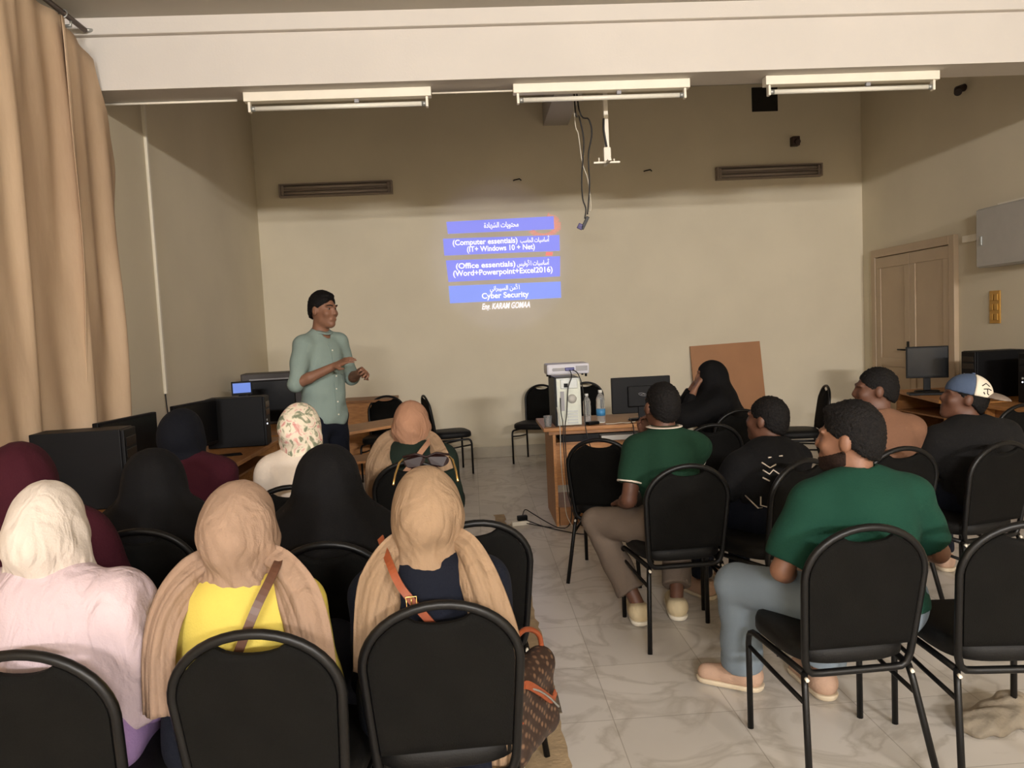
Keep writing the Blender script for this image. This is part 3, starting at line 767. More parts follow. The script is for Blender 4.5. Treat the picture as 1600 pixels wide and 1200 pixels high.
cable('black cable looping from projector plug down the tower back', [(.745, 5.845, DZ+.43), (.75, 5.80, DZ+.38), (.72, 5.79, DZ+.3), (.71, 5.80, DZ+.2), (.70, 5.79, DZ+.1), (.68, 5.75, DZ+.02), (.675, 5.745, DZ-.1), (.68, 5.75, .4), (.70, 5.74, .15), (.66, 5.73, .006), (.5, 5.78, .006), (.36, 5.86, .02)])
cable('black cable from projector hanging right of the tower back', [(.77, 5.845, DZ+.43), (.80, 5.80, DZ+.40), (.83, 5.80, DZ+.3), (.84, 5.80, DZ+.15), (.835, 5.77, DZ+.02), (.84, 5.745, DZ-.05), (.86, 5.745, DZ-.14), (.9, 5.75, .5), (.88, 5.76, .35), (.8, 5.8, .25)])
cable('black cable dropping from tower ports over the desk edge', [(.66, 5.82, DZ+.22), (.655, 5.78, DZ+.12), (.665, 5.76, DZ+.02), (.66, 5.745, DZ-.12), (.67, 5.745, .35), (.69, 5.76, .2), (.75, 5.72, .03), (.9, 5.6, .006), (1.0, 5.62, .006)])
cable('thin grey cable hanging at the left end of the desk', [(.63, 5.82, DZ+.15), (.64, 5.76, DZ+.01), (.635, 5.745, .5), (.65, 5.75, .25), (.66, 5.74, .1), (.7, 5.7, .006)], .003, 'cablew')
cable('black cable from monitor falling behind the desk front panel', [(1.22, 5.98, DZ+.02), (1.2, 5.80, DZ+.006), (1.2, 5.745, DZ-.03), (1.2, 5.75, .6), (1.19, 5.74, .45)])
cable('black cable curving from mouse over the desk edge', [(1.44, 5.82, DZ+.01), (1.40, 5.78, DZ+.02), (1.37, 5.745, DZ-.03), (1.36, 5.74, .6), (1.3, 5.735, .45), (1.26, 5.74, .32)])
ps2 = empty('power_strip', (.31, 5.90, 0), .2); tag(ps2, 'white power strip with a black plug on the floor in the aisle', 'power strip')
mobj('body', B(-.07, .07, -.03, .03, 0, .035, bev=.008), M['lampw'], ps2)
mobj('plug', B(-.02, .06, -.02, .02, .035, .075, bev=.008), M['plastic'], ps2)
cable('black cable arching over the floor from the power strip', [(.33, 5.9, .07), (.36, 5.98, .10), (.42, 6.0, .06), (.50, 5.92, .02), (.58, 5.75, .006), (.64, 5.7, .006)])
cable('long black cable on the floor running from power strip to under the empty chair', [(.34, 5.88, .05), (.48, 5.80, .006), (.62, 5.62, .006), (.75, 5.5, .006), (.9, 5.48, .006), (.98, 5.7, .006)])
cable('tan floor cable running left from the power strip', [(.24, 5.9, .006), (.05, 5.92, .006), (-.2, 5.95, .006), (-.6, 5.9, .006)], .004, 'cement')

# ------------------------------------------------------------------ computer desks at the left and right
def pcdesk(label, loc, rz, w, d, h=.72):
    r = empty('computer_desk', loc, rz); tag(r, label, 'desk')
    mobj('tabletop', B(-w/2, w/2, -d/2, d/2, h-.03, h, bev=.004), M['wood'], r)
    for s in (-1, 1): mobj('side_panel', B(s*(w/2-.06)-.01, s*(w/2-.06)+.01, -d/2+.05, d/2-.03, 0, h-.031), M['wood'], r)
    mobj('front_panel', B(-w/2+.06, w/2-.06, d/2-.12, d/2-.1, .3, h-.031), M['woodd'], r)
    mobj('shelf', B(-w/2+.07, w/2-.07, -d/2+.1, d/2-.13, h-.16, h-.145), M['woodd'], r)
    return r
pcdesk('wooden computer desk at the left wall carrying the nearest black tower', (-1.87, 4.0, 0), PI/2, 1.3, .52)
pcdesk('wooden computer desk at the left wall with its edge behind the navy headscarf', (-1.98, 5.85, 0), PI/2, 1.35, .74)
pcdesk('wooden computer desk in the far left corner under the black television', (-2.0, 7.35, 0), PI/2, 1.4, .72)
tower('black computer tower nearest the camera on the left desk', (-1.99, 3.98, .72), math.radians(-84), sz=.40)
tower('black computer tower on the middle left desk, left of the floral headscarf', (-1.84, 6.05, .72), math.radians(-86), sz=.385, light=True)
monitor('big black monitor turned sideways behind the nearest black tower', (-1.93, 4.36, .72), math.radians(82), w=.56, h=.36, z=.06)
monitor('black monitor turned sideways above the navy headscarf', (-1.97, 5.52, .72), math.radians(80), w=.56, h=.33, z=.07)
M['blue'] = emit('blue_screen', (95, 125, 205), 1.0)
monitor('small display with a lit pale blue screen peeking over the middle tower', (-2.0, 6.75, .72), math.radians(18), w=.17, h=.12, z=.35, screen=M['blue'])
tv = empty('television', (-1.93, 7.55, .72), math.radians(8)); tag(tv, 'old black box television with grey rim in the far left corner', 'television')
mobj('cabinet', B(-.30, .30, -.02, .30, 0.0, .50, bev=.012), mat('tv_grey', (58, 50, 46), .5, noise=.2), tv)
mobj('screen', B(-.24, .20, -.03, -.018, .03, .43, bev=.01), M['screen'], tv)
mobj('bezel_strip', B(-.22, .19, -.034, -.028, .435, .447), M['grey'], tv)
bm = bmesh.new(); box(bm, -.16, .16, .29, .42, .06, .40, bev=.05); mobj('rear_bulge', bm, M['plastic'], tv)
bm = bmesh.new(); tube(bm, [(.25, -.025, .1), (.25, -.018, .1)], .008); mobj('power_button', bm, M['grey'], tv)
bm = bmesh.new(); box(bm, -.09, .09, -.06, .06, 0, .02, bev=.006); o = mobj('mouse_pad', bm, M['plastic']); o.location = (-1.78, 5.58, .72); o.scale.z = .3; o.rotation_euler.z = .4; tag(o, 'dark mouse pad on the left desk beside the navy headscarf', 'mouse pad')
for x, y, z, lab in ((-2.2, 3.6, .72, 'left desk near the curtain'), ):
    pass
# presenter's side furniture
wc = empty('wooden_cabinet', (-1.12, 8.72, 0)); tag(wc, 'light wooden cabinet with a dark recessed handle behind the presenter', 'cabinet')
mobj('body', B(-.33, .23, -.22, .24, 0, .80, bev=.003), M['wood'], wc)
mobj('top', B(-.35, .25, -.24, .25, .80, .83, bev=.004), M['woodd'], wc)
dr = mobj('drawer', B(-.05, .21, -.235, -.22, .55, .77, bev=.003), M['wood'], wc)
mobj('handle', B(.02, .14, -.242, -.235, .66, .71, bev=.004), M['plastic'], dr)
mobj('door', B(-.05, .21, -.235, -.22, .05, .53, bev=.003), M['wood'], wc)
CH[10].location.x = -.98; CH[10].location.y = 8.25
ta = empty('writing_table', (-.96, 6.95, 0), math.radians(20)); tag(ta, 'small slanted wooden writing table between the presenter and the tan headscarf', 'table')
mobj('tabletop', B(-.30, .36, -.25, .25, .70, .725, bev=.003, M=Matrix.Translation((0, 0, 0)) @ Matrix.Rotation(math.radians(-4), 4, 'Y')), M['wood'], ta)
for sx in (-.25, .3):
    for sy in (-.2, .2):
        bm = bmesh.new(); tube(bm, [(sx, sy, 0), (sx, sy, .705+.07*sx)], .014, 8); mobj('leg', bm, M['tube'], ta)
mobj('shelf', B(-.25, .3, -.2, .2, .42, .44), M['wood'], ta)

# right hand desks
def rdesk():
    r = empty('computer_desk', (4.38, 6.75, 0), 0); tag(r, 'wooden computer desk against the right wall under the door', 'desk')
    bm = bmesh.new()
    P = [(-.42, -.42), (-.28, -.72), (.40, -.72), (.40, .60), (-.22, .60)]
    a = [bm.verts.new((x, y, .72)) for x, y in P]; b = [bm.verts.new((x, y, .75)) for x, y in P]
    bm.faces.new(a[::-1]); bm.faces.new(b)
    for i in range(5): bm.faces.new((a[i], a[(i+1) % 5], b[(i+1) % 5], b[i]))
    mobj('tabletop', bm, M['wood'], r)
    mobj('side_panel', B(-.30, -.28, -.66, -.3, 0, .719), M['wood'], r)
    mobj('front_panel', B(-.28, .38, -.66, -.64, 0, .719), M['wood'], r)
    mobj('side_panel', B(-.26, .38, .5, .52, 0, .719), M['woodd'], r)
    mobj('shelf', B(-.27, .38, -.63, .49, .56, .575), M['woodd'], r)
rdesk()
r2 = pcdesk('second wooden computer desk along the right wall, behind the man in the cap', (4.42, 5.35, 0), PI/2, 1.25, .72, .75)
monitor('black monitor turned to the room on the right desk near the door', (4.30, 7.05, .75), math.radians(-22), w=.36, h=.30, z=.13)
tower('black computer tower behind the man in the cap, nearer the monitor', (4.50, 6.40, .75), math.radians(88), sx=.2, sy=.42, sz=.40)
tower('black computer tower with a small white light on the right desk, under the switch panel', (4.56, 5.78, .75), math.radians(95), sx=.2, sy=.44, sz=.40, light=True)
bm = bmesh.new(); box(bm, -.2, .2, -.07, .07, 0, .02, bev=.005); kbd = mobj('keyboard', bm, M['plastic']); kbd.location = (4.18, 6.78, .75); kbd.rotation_euler.z = math.radians(-20); tag(kbd, 'black keyboard on the right desk in front of the monitor', 'keyboard')
bm = bmesh.new(); box(bm, -.1, .1, -.14, .14, 0, .03, bev=.003); o = mobj('paper_stack', bm, M['lampw']); o.location = (4.62, 6.9, .75); tag(o, 'white paper stack on the right desk beside the monitor', 'paper')
# ------------------------------------------------------------------ people
def cloth(name, rgb, rough=.85, rgb2=None, nscale=3, bump=.2, wave=0, **k):
    m = mat(name, rgb, rough, noise=.12, nscale=nscale, bump=bump, bscale=k.pop('bscale', 180), rgb2=rgb2, spec=.25, **k)
    if wave:      # long soft crinkles of thin scarf cloth
        nt = m.node_tree; b = nt.nodes['Principled BSDF']; bp0 = b.inputs['Normal'].links[0].from_node
        tc = nt.nodes.new('ShaderNodeTexCoord'); mp = nt.nodes.new('ShaderNodeMapping'); mp.inputs['Rotation'].default_value = (.5, .55, .3); mp.inputs['Scale'].default_value = (1.2, .9, .45); mp.inputs['Rotation'].default_value = (.3, .95, .2)
        n = nt.nodes.new('ShaderNodeTexNoise'); n.inputs['Scale'].default_value = 13; n.inputs['Detail'].default_value = 2.2; n.inputs['Distortion'].default_value = 1.1
        nt.links.new(tc.outputs['Object'], mp.inputs[0]); nt.links.new(mp.outputs[0], n.inputs['Vector'])
        bp = nt.nodes.new('ShaderNodeBump'); bp.inputs['Strength'].default_value = .6; bp.inputs['Distance'].default_value = .025
        nt.links.new(n.outputs['Fac'], bp.inputs['Height']); nt.links.new(bp.outputs[0], bp0.inputs['Normal'])
    return m
C = dict(
    white=cloth('white_scarf_cloth', (202, 190, 178), .8, wave=1), lilac=cloth('lilac_cloth', (158, 130, 176), .85), paleshawl=cloth('pale_lilac_shawl', (198, 178, 182), .75, wave=1),
    yellow=cloth('yellow_jersey', (206, 186, 88), .85), taupe=cloth('taupe_scarf', (150, 124, 104), .85, wave=1), beige=cloth('beige_scarf', (150, 124, 98), .85, wave=1),
    navy=cloth('navy_cloth', (14, 18, 30), .9), darknavy=cloth('dark_navy_scarf', (10, 12, 20), .9), black=cloth('black_cloth', (7, 6, 7), .85), maroon=cloth('maroon_cloth', (56, 12, 24), .9),
    whitetop=cloth('white_knit', (222, 208, 192), .9), tan=cloth('tan_scarf', (166, 124, 98), .85, wave=1), dgreen=cloth('dark_green_cloth', (24, 36, 28), .9),
    polo=cloth('green_pique', (20, 52, 36), .9), green=cloth('green_jersey', (18, 60, 46), .9), brown=cloth('tan_brown_jersey', (122, 88, 68), .9),
    blacktee=cloth('black_jersey', (10, 9, 10), .9), charcoal=cloth('charcoal_shirt', (20, 19, 19), .9), mint=cloth('mint_shirt', (138, 154, 146), .85),
    jeans=cloth('light_jeans', (122, 134, 144), .9, bscale=400), khaki=cloth('taupe_track_pants', (112, 98, 86), .9), darkjean=cloth('dark_blue_jeans', (18, 22, 34), .9),
    strap=mat('brown_leather', (88, 56, 40), .45, noise=.2, nscale=30), orange=mat('orange_leather', (140, 68, 36), .45, noise=.15, nscale=30),
    shoe=cloth('cream_trainer', (214, 196, 160), .7), shoeb=cloth('beige_trainer', (182, 150, 128), .7), sole=mat('trainer_sole', (206, 190, 164), .6), sock=cloth('white_sock', (220, 216, 210), .9),
    capb=cloth('cap_blue_mesh', (74, 88, 112), .9), capw=cloth('cap_white_panel', (226, 216, 196), .8), capg=cloth('cap_grey_brim', (128, 114, 102), .8))
def floral():
    m = bpy.data.materials.new('floral_scarf'); m.use_nodes = True; nt = m.node_tree; b = nt.nodes['Principled BSDF']; b.inputs['Roughness'].default_value = .8
    N = nt.nodes.new; L = nt.links.new; tc = N('ShaderNodeTexCoord')
    n = N('ShaderNodeTexNoise'); n.inputs['Scale'].default_value = 20; n.inputs['Detail'].default_value = 3; n.inputs['Distortion'].default_value = 1.2; L(tc.outputs['Object'], n.inputs['Vector'])
    r = N('ShaderNodeValToRGB'); r.color_ramp.interpolation = 'LINEAR'; e = r.color_ramp.elements
    e[0].position = .36; e[0].color = (*lin((120, 128, 104)), 1); e[1].position = .7; e[1].color = (*lin((206, 140, 132)), 1)
    for p, c in ((.43, (168, 164, 138)), (.47, (226, 214, 190)), (.56, (230, 216, 196)), (.62, (220, 178, 164))):
        q = e.new(p); q.color = (*lin(c), 1)
    L(n.outputs['Fac'], r.inputs[0]); L(r.outputs[0], b.inputs['Base Color']); return m
C['floral'] = floral()

def V3(*a): return np.array(a, float)
def hand(S, wr, d, n, side, curl=.5, k=.008, sc=1.0):
    """five separate fingers: wr wrist, d pointing direction, n palm normal, side = +1/-1 thumb side"""
    d = V3(*d)/np.linalg.norm(d); n = V3(*n); n = n-d*(n@d); n /= np.linalg.norm(n); t = np.cross(d, n)*side
    wr = V3(*wr)
    L = (.072, .080, .075, .060)
    for i in range(4):
        off = (.030-.0205*i)*sc
        kn = wr+d*(.088-.004*abs(i-1))*sc+t*off
        S.cone(wr+d*.012+t*off*.6, kn, .015*sc, .0125*sc, k=.012)
        c = curl*(1+.12*i); p = kn; spread = t*(.10-.07*i)
        for j, (f, r0) in enumerate(((.45, .0092), (.31, .0085), (.24, .0075))):
            a = c*(j*1.0+.6); q = p+(d*math.cos(a)+n*math.sin(a)+spread*(.6 if j == 0 else 0))*L[i]*f*sc
            S.cone(p, q, r0*sc, (r0-.0008)*sc, k=.004); p = q
    b = wr+d*.022+t*.026*sc; m1 = b+(d*.55+t*.65+n*.25)*.042*sc; m2 = m1+(d*.85+t*.15+n*.3)*.034*sc
    S.cone(b, m1, .0145*sc, .0105*sc, k=.01); S.cone(m1, m2, .0105*sc, .008*sc, k=.005)

class Person:
    def __init__(s, label, x, y, deg, top, hy=0, hp=0, hr=0, sw=.175, seat=.53, res=.010, female=False, skin='skin', lean=.05, hx=0, standing=False, name='person', scale=1.0, bulk=1.0):
        s.label, s.res, s.female, s.skin, s.bulk = label, res, female, skin, bulk
        s.x, s.y, s.a = x, y, math.radians(deg)
        s.R = lambda wx, wy, wz=0: V3((wx-x)*math.cos(s.a)+(wy-y)*math.sin(s.a), -(wx-x)*math.sin(s.a)+(wy-y)*math.cos(s.a), wz)
        s.hc = V3(hx, lean+.02, top-.122)
        s.Rh = np.array((Matrix.Rotation(math.radians(hy), 3, 'Z') @ Matrix.Rotation(math.radians(-hp), 3, 'X') @ Matrix.Rotation(math.radians(hr), 3, 'Y')))
        s.nb = V3(hx*.7, lean-.02, top-.29)             # base of neck
        sh = top-(.36 if standing else .342)
        s.P = V3(0, -.02, seat)
        s.sh = {1: V3(hx*.6+sw, lean-.025, sh), -1: V3(hx*.6-sw, lean-.025, sh)}
        s.el = {i: V3(hx*.3+i*(sw+(.035 if female else .065)), lean+.03, sh-.26) for i in (1, -1)}; s.ar = .84 if female else 1.0
        s.wr = {i: V3(i*.13, .27, .60) for i in (1, -1)}
        s.hd = {i: V3(-i*.35, .8, -.15) for i in (1, -1)}; s.hn = {i: V3(0, -.1, -1) for i in (1, -1)}; s.curl = {1: .45, -1: .45}
        s.hip = {i: V3(i*.095, .0, seat-.01) for i in (1, -1)}
        s.kn = {i: V3(i*.125, .40, seat-.02) for i in (1, -1)}
        s.an = {i: V3(i*.125, .42, .085) for i in (1, -1)}
        s.ft = {i: V3(i*.02, .19, 0) for i in (1, -1)}   # ankle to toe
        s.standing = standing; s.sleeve = 'short'; s.o = None
        if standing:
            s.kn = {i: V3(i*.10, .01, .50) for i in (1, -1)}; s.an = {i: V3(i*.12, -.02, .085) for i in (1, -1)}
    def H(s, *p): return s.hc+s.Rh@V3(*p)
    def Rn(s, *n): return s.Rh@V3(*n)
    def bounds(s, lo_z=-.02, pad=.14):
        P = [s.hc, s.P]+[v for D in (s.sh, s.el, s.wr, s.kn, s.an) for v in D.values()]+[s.an[i]+s.ft[i] for i in (1, -1)]
        P = np.array(P); lo = P.min(0)-pad; hi = P.max(0)+pad+V3(0, 0, .02); lo[2] = max(lo_z, lo[2]) if lo_z is not None else lo[2]
        lo[:2] -= .03; hi[:2] += .03
        return lo, hi
    def torso(s, S, g=0, k=.05, legs=False):
        b = s.bulk; P, nb = s.P, s.nb; T = lambda t: P+(nb-P)*t
        w = (s.sh[1][0]-s.sh[-1][0])/2
        S.ell(P+V3(0, 0, .0), V3(.165*b+g, .125*b+g, .115+g), k=k)
        S.ell(T(.38), V3(w*.82*b+g, .112*b+g, .17+g), k=k)
        S.ell(T(.72), V3(w*.96+g, .118*b+g, .17+g), k=k)
        S.cone(s.sh[-1]+V3(.02, 0, 0), s.sh[1]-V3(.02, 0, 0), .060+g, .060+g, k=k)
        for i in (1, -1): S.cone(nb+V3(0, -.005, .015), s.sh[i]+V3(-i*.03, 0, .02), .048+g, .050+g, k=.03)
    def head(s, S):
        H = s.H; R = s.Rh
        S.cone(s.nb-V3(0, 0, .03), H(0, -.02, -.05), .060 if not s.female else .052, .054 if not s.female else .047, k=.03)
        S.ell(H(0, -.012, .022), (.075, .096, .093), R, k=.02)
        S.ell(H(0, .030, -.035), (.061, .066, .082), R, k=.03)
        S.cone(H(-.035, .02, -.075), H(0, .062, -.098), .022, .022, k=.025); S.cone(H(.035, .02, -.075), H(0, .062, -.098), .022, .022, k=.025)
        S.cone(H(0, .092, .012), H(0, .107, -.024), .008, .0125, k=.014)             # nose
        S.ell(H(0, .102, -.029), (.017, .011, .009), R, k=.008)
        for i in (1, -1):
            S.ell(H(i*.032, .098, .008), (.016, .014, .011), R, k=.012, op='s')          # eye sockets
            S.cone(H(i*.015, .094, .027), H(i*.05, .078, .026), .009, .008, k=.012)     # brow
            S.ell(H(i*.042, .068, -.025), (.022, .022, .022), R, k=.02)                  # cheek
            S.ell(H(i*.080, -.006, -.006), (.012, .022, .034), R, k=.006)                # ear
        S.cone(H(-.02, .092, -.062), H(.02, .092, -.062), .0075, .0075, k=.008)          # lips
        S.cone(H(-.018, .090, -.072), H(.018, .090, -.072), .008, .008, k=.008)
        S.cone(H(-.022, .105, -.067), H(.022, .105, -.067), .0028, .0028, k=.004, op='s')
        S.ell(H(0, .080, -.098), (.02, .016, .016), R, k=.015)
    def body(s):
        lo, hi = s.bounds(); S = Sdf(lo, hi, s.res)
        s.torso(S, -.012)
        for i in (1, -1):
            S.cone(s.hip[i], s.kn[i], .078, .052, k=.03); S.cone(s.kn[i], s.an[i], .050, .034, k=.02)
            S.cone(s.an[i]+V3(0, -.03, -.035), s.an[i]+s.ft[i]*.8+V3(0, 0, -.05), .030, .022, k=.02)
            S.cone(s.sh[i], s.el[i], .050, .038, k=.03)
            mid = s.el[i]+(s.wr[i]-s.el[i])*.35
            S.cone(s.el[i], mid, .038, .037, k=.015); S.cone(mid, s.wr[i], .037, .0255, k=.015)
            hand(S, s.wr[i], s.hd[i], s.hn[i], -i, s.curl[i])
        s.head(S)
        s.o = S.mesh('person', M[s.skin]); o = s.o
        o.location = (s.x, s.y, 0); o.rotation_euler = (0, 0, s.a)
        tag(o, s.label, 'person')
        return s
    def grid(s, lo, hi, res=None): return Sdf(lo, hi, res or s.res)
    def fold(s, amp=.006, f=22, ph=0):
        return lambda X, Y, Z: amp*(np.sin(f*(X*.6+Z)+2.2*np.sin(9*X+ph)+1.3*np.sin(13*Y+5*Z))*.6+.4*np.sin(f*1.9*(Z-.5*X)+3*np.sin(7*Y+6*X+ph)))
    def shirt(s, m, sleeve=.62, g=.012, long=False, bottom=None, collar=False, name='shirt', fold=.005, hem=None):
        lo, hi = s.bounds(lo_z=.3 if not s.standing else .6); hi[2] = s.nb[2]+.12; S = s.grid(lo, hi)
        s.torso(S, g)
        if s.standing and hem:
            S.ell(V3(0, -.01, hem+.10), (.175, .138, .22), k=.06); S.ell(V3(0, 0, hem+.32), (.160, .125, .26), k=.06)
        for i in (1, -1):
            if long:
                q_ = s.ar; S.cone(s.sh[i], s.el[i], .066*q_+g, .052*q_+g*.6, k=.04); S.cone(s.el[i], s.wr[i], .05*q_+g*.6, .036*q_+g*.4, k=.02, clip=[(s.wr[i], s.wr[i]-s.el[i])])
            else:
                e = s.sh[i]+(s.el[i]-s.sh[i])*sleeve
                if sleeve > 1:
                    q = s.el[i]+(s.wr[i]-s.el[i])*(sleeve-1)
                    S.cone(s.sh[i], s.el[i], .064+g, .050+g, k=.04); S.cone(s.el[i], q, .048+g, .043+g, k=.02, clip=[(q, s.wr[i]-s.el[i])])
                else: S.cone(s.sh[i], s.el[i], .062+g, .052+g, k=.04, clip=[(e, s.el[i]-s.sh[i])])
        # neck opening
        S.cone(s.nb+V3(0, .01, -.01), s.H(0, -.02, -.02), .058, .062, k=.01, op='s')
        if collar:
            pass
        zb = hem if hem else s.P[2]-.02
        S.all(lambda F, X, Y, Z: np.maximum(F, zb-Z+.015*np.sin(X*9)))
        o = S.mesh(name, m, s.o, s.fold(fold)); return o
    def collar(s, m, r=.066, h=.045, name='collar', lift=.0):
        bm = bmesh.new(); n = 36; rings = []
        up = (s.H(0, -.02, -.05)-s.nb); up /= np.linalg.norm(up)
        c0 = s.nb+V3(0, .008, .022)+up*lift
        for (rad, hh) in ((r+.004, 0), (r-.004, h), (r-.008, h+.002), (r+.012, h*.35), (r+.018, h*.1)):
            ring = []
            for k in range(n):
                t = 2*PI*k/n; fr = max(0, math.sin(t))**3
                p = c0+V3(rad*math.cos(t), rad*math.sin(t)*1.05, 0)+up*(hh-.018*fr*(1 if hh > 0 else .6))
                ring.append(bm.verts.new(tuple(p)))
            rings.append(ring)
        for a, b in zip(rings, rings[1:]):
            for k in range(n): f = bm.faces.new((a[k], a[(k+1) % n], b[(k+1) % n], b[k])); f.smooth = True
        o = mobj(name, bm, m, s.o); md = o.modifiers.new('s', 'SOLIDIFY'); md.thickness = .003; return o
    def trousers(s, m, g=.014, name='trousers', wide=0, clipa=.03):
        lo, hi = s.bounds(); hi[2] = s.P[2]+.16; S = s.grid(lo, hi)
        S.ell(s.P, V3(.168+g, .13+g, .12+g), k=.04)
        for i in (1, -1):
            S.cone(s.hip[i], s.kn[i], .082+g, .058+g, k=.04); S.cone(s.kn[i], s.an[i], .056+g, .044+g+wide, k=.02, clip=[(s.an[i]+V3(0, 0, clipa), s.an[i]-s.kn[i])])
        return S.mesh(name, m, s.o, s.fold(.006, 20, 1))
    def skirt(s, m, name='skirt'):
        lo, hi = s.bounds(); hi[2] = s.P[2]+.2; S = s.grid(lo, hi)
        S.ell(s.P, V3(.20, .16, .15), k=.04)
        for i in (1, -1):
            S.cone(s.hip[i], s.kn[i], .12, .095, k=.09); S.cone(s.kn[i], s.an[i], .095, .11, k=.09)
        S.all(lambda F, X, Y, Z: np.maximum(F, .05-Z))
        return S.mesh(name, m, s.o, s.fold(.012, 16, 2))
    def shoes(s, m, sole, sides=(1, -1)):
        for i in sides:
            a = s.an[i]; t = a+s.ft[i]; lo = np.minimum(a, t)-.09; hi = np.maximum(a, t)+.09; lo[2] = -.005+a[2]-.085; S = Sdf(lo, hi, .006)
            z0 = a[2]-.085
            S.cone(V3(a[0], a[1], z0+.055)-s.ft[i]*.2, V3(t[0], t[1], z0+.04), .046, .038, k=.02)
            S.cone(a-s.ft[i]*.12+V3(0, 0, -.02), a+s.ft[i]*.3+V3(0, 0, -.03), .05, .042, k=.03, clip=[(a+V3(0, 0, .01), V3(0, 0, 1))])
            S.all(lambda F, X, Y, Z: np.maximum(F, z0+.022-Z))
            sh = S.mesh('shoe', m, s.o)
            S = Sdf(lo, hi, .005)
            S.cone(V3(a[0], a[1], z0+.03)-s.ft[i]*.22, V3(t[0], t[1], z0+.03), .05, .045, k=.02)
            S.all(lambda F, X, Y, Z: np.maximum(np.maximum(F, z0+.001-Z), Z-z0-.026))
            S.mesh('sole', sole, sh)
    def hair(s, m=None, thick=.008, name='hair', top=.0, nape=-.074, jit=.0016, fz=0):
        c = s.hc; S = Sdf(c-.15, c+.15, .0048)
        S.ell(s.H(0, -.014, .024+top*.5), (.078+thick*.5, .098+thick*.6, .094+thick+top), s.Rh, k=.02)
        S.ell(s.H(0, -.042, -.026), (.064+thick*.3, .064+thick*.3, .066), s.Rh, k=.03)
        if top > 0: S.ell(s.H(.01, .045, .098), (.055, .045, .022), s.Rh, k=.02)
        # hairline: forehead, temples, nape
        S.ell(s.H(0, .125, -.015+fz), (.080, .078, .092+fz*.3), s.Rh, k=.012, op='s')
        p = s.H(0, -.10, nape); n = s.Rn(0, .55, -.83)
        S.all(lambda F, X, Y, Z: np.maximum(F, (X-p[0])*n[0]+(Y-p[1])*n[1]+(Z-p[2])*n[2]))
        for i in (1, -1): S.ell(s.H(i*.085, .0, -.012), (.02, .024, .034), s.Rh, k=.006, op='s')
        rnd = lambda X, Y, Z: .0011*(np.sin(310*X+140*Z+2*np.sin(90*Y))*np.sin(270*Y+50*X)+np.sin(330*Z+190*X))
        o = S.mesh(name, m or M['hair'], s.o, rnd)
        n_ = len(o.data.vertices); co = np.empty(n_*3, np.float32); o.data.vertices.foreach_get('co', co); no = np.empty(n_*3, np.float32); o.data.vertices.foreach_get('normal', no)
        rs = np.random.RandomState(3); co = co.reshape(-1, 3)+no.reshape(-1, 3)*(rs.uniform(-1, 1, (n_, 1))**3*jit*2.2); o.data.vertices.foreach_set('co', co.ravel().astype(np.float32)); o.data.update()
        return o
    def beard(s):
        c = s.hc; S = Sdf(c-.15, c+.15, .005)
        s.head(S)
        def clip(F, X, Y, Z):
            F = F-.0028
            for q, n in (((0, .0, -.032), (0, .36, .93)), ((0, -.006, 0), (0, -1, 0)), ((0, .0, -.088), (0, -.5, -.86))):
                q = s.H(*q); n = s.Rn(*n); F = np.maximum(F, (X-q[0])*n[0]+(Y-q[1])*n[1]+(Z-q[2])*n[2])
            return F
        S.all(clip)
        S.mesh('beard', M['stubble'], s.o)
    def hijab(s, m, amp=.005, bun=.03, drape=1.0, seed=0, name='headscarf', wide=.0, neckdrop=0, f=26, tilt=.6):
        c = s.hc; S = Sdf(c-V3(.24, .24, .36), c+V3(.24, .24, .18), s.res*.7)
        S.ell(s.H(0, -.015, .015), (.092+wide, .112+wide, .108), s.Rh, k=.03)
        S.ell(s.H(0, -.055, -.02), (.082+wide, .075+bun, .088), s.Rh, k=.05)
        S.ell(s.H(0, .0, -.06), (.080+wide, .09, .085), s.Rh, k=.05)
        if drape:
            S.cone(s.H(0, -.02, -.08), s.nb+V3(0, .0, .02), .082, .08+.01*drape, k=.05)
            S.ell(s.nb+V3(0, .015, .0), (.07+.08*drape, .075+.03*drape, .06), k=.05)
        S.ell(s.H(0, .125, -.018), (.062, .055, .082), s.Rh, k=.012, op='s')
        r = np.random.RandomState(seed); a, b, d = r.uniform(0, 6, 3)
        def fold(X, Y, Z):
            u = np.arctan2(X-c[0], -(Y-c[1])); zz = Z-c[2]
            w = np.clip((.11-zz)/.16, .25, 1)
            t = np.sin(f*(zz*tilt+.055*u)+1.5*np.sin(2.1*u+a)+b)*.5+np.sin(f*.8*(zz-.09*u)+2*np.sin(1.3*u+8*zz+d))*.5+.35*np.sin(60*zz+5*u+a)
            fine = np.sin(95*zz+34*u+3*np.sin(3*u+a)+2*np.sin(30*zz+b))*.14+np.sin(55*(Y-c[1])+35*zz+2.5*np.sin(4*u+d))*.2
            return amp*1.5*w*(t*.8+fine)
        return S.mesh(name, m, s.o, fold)
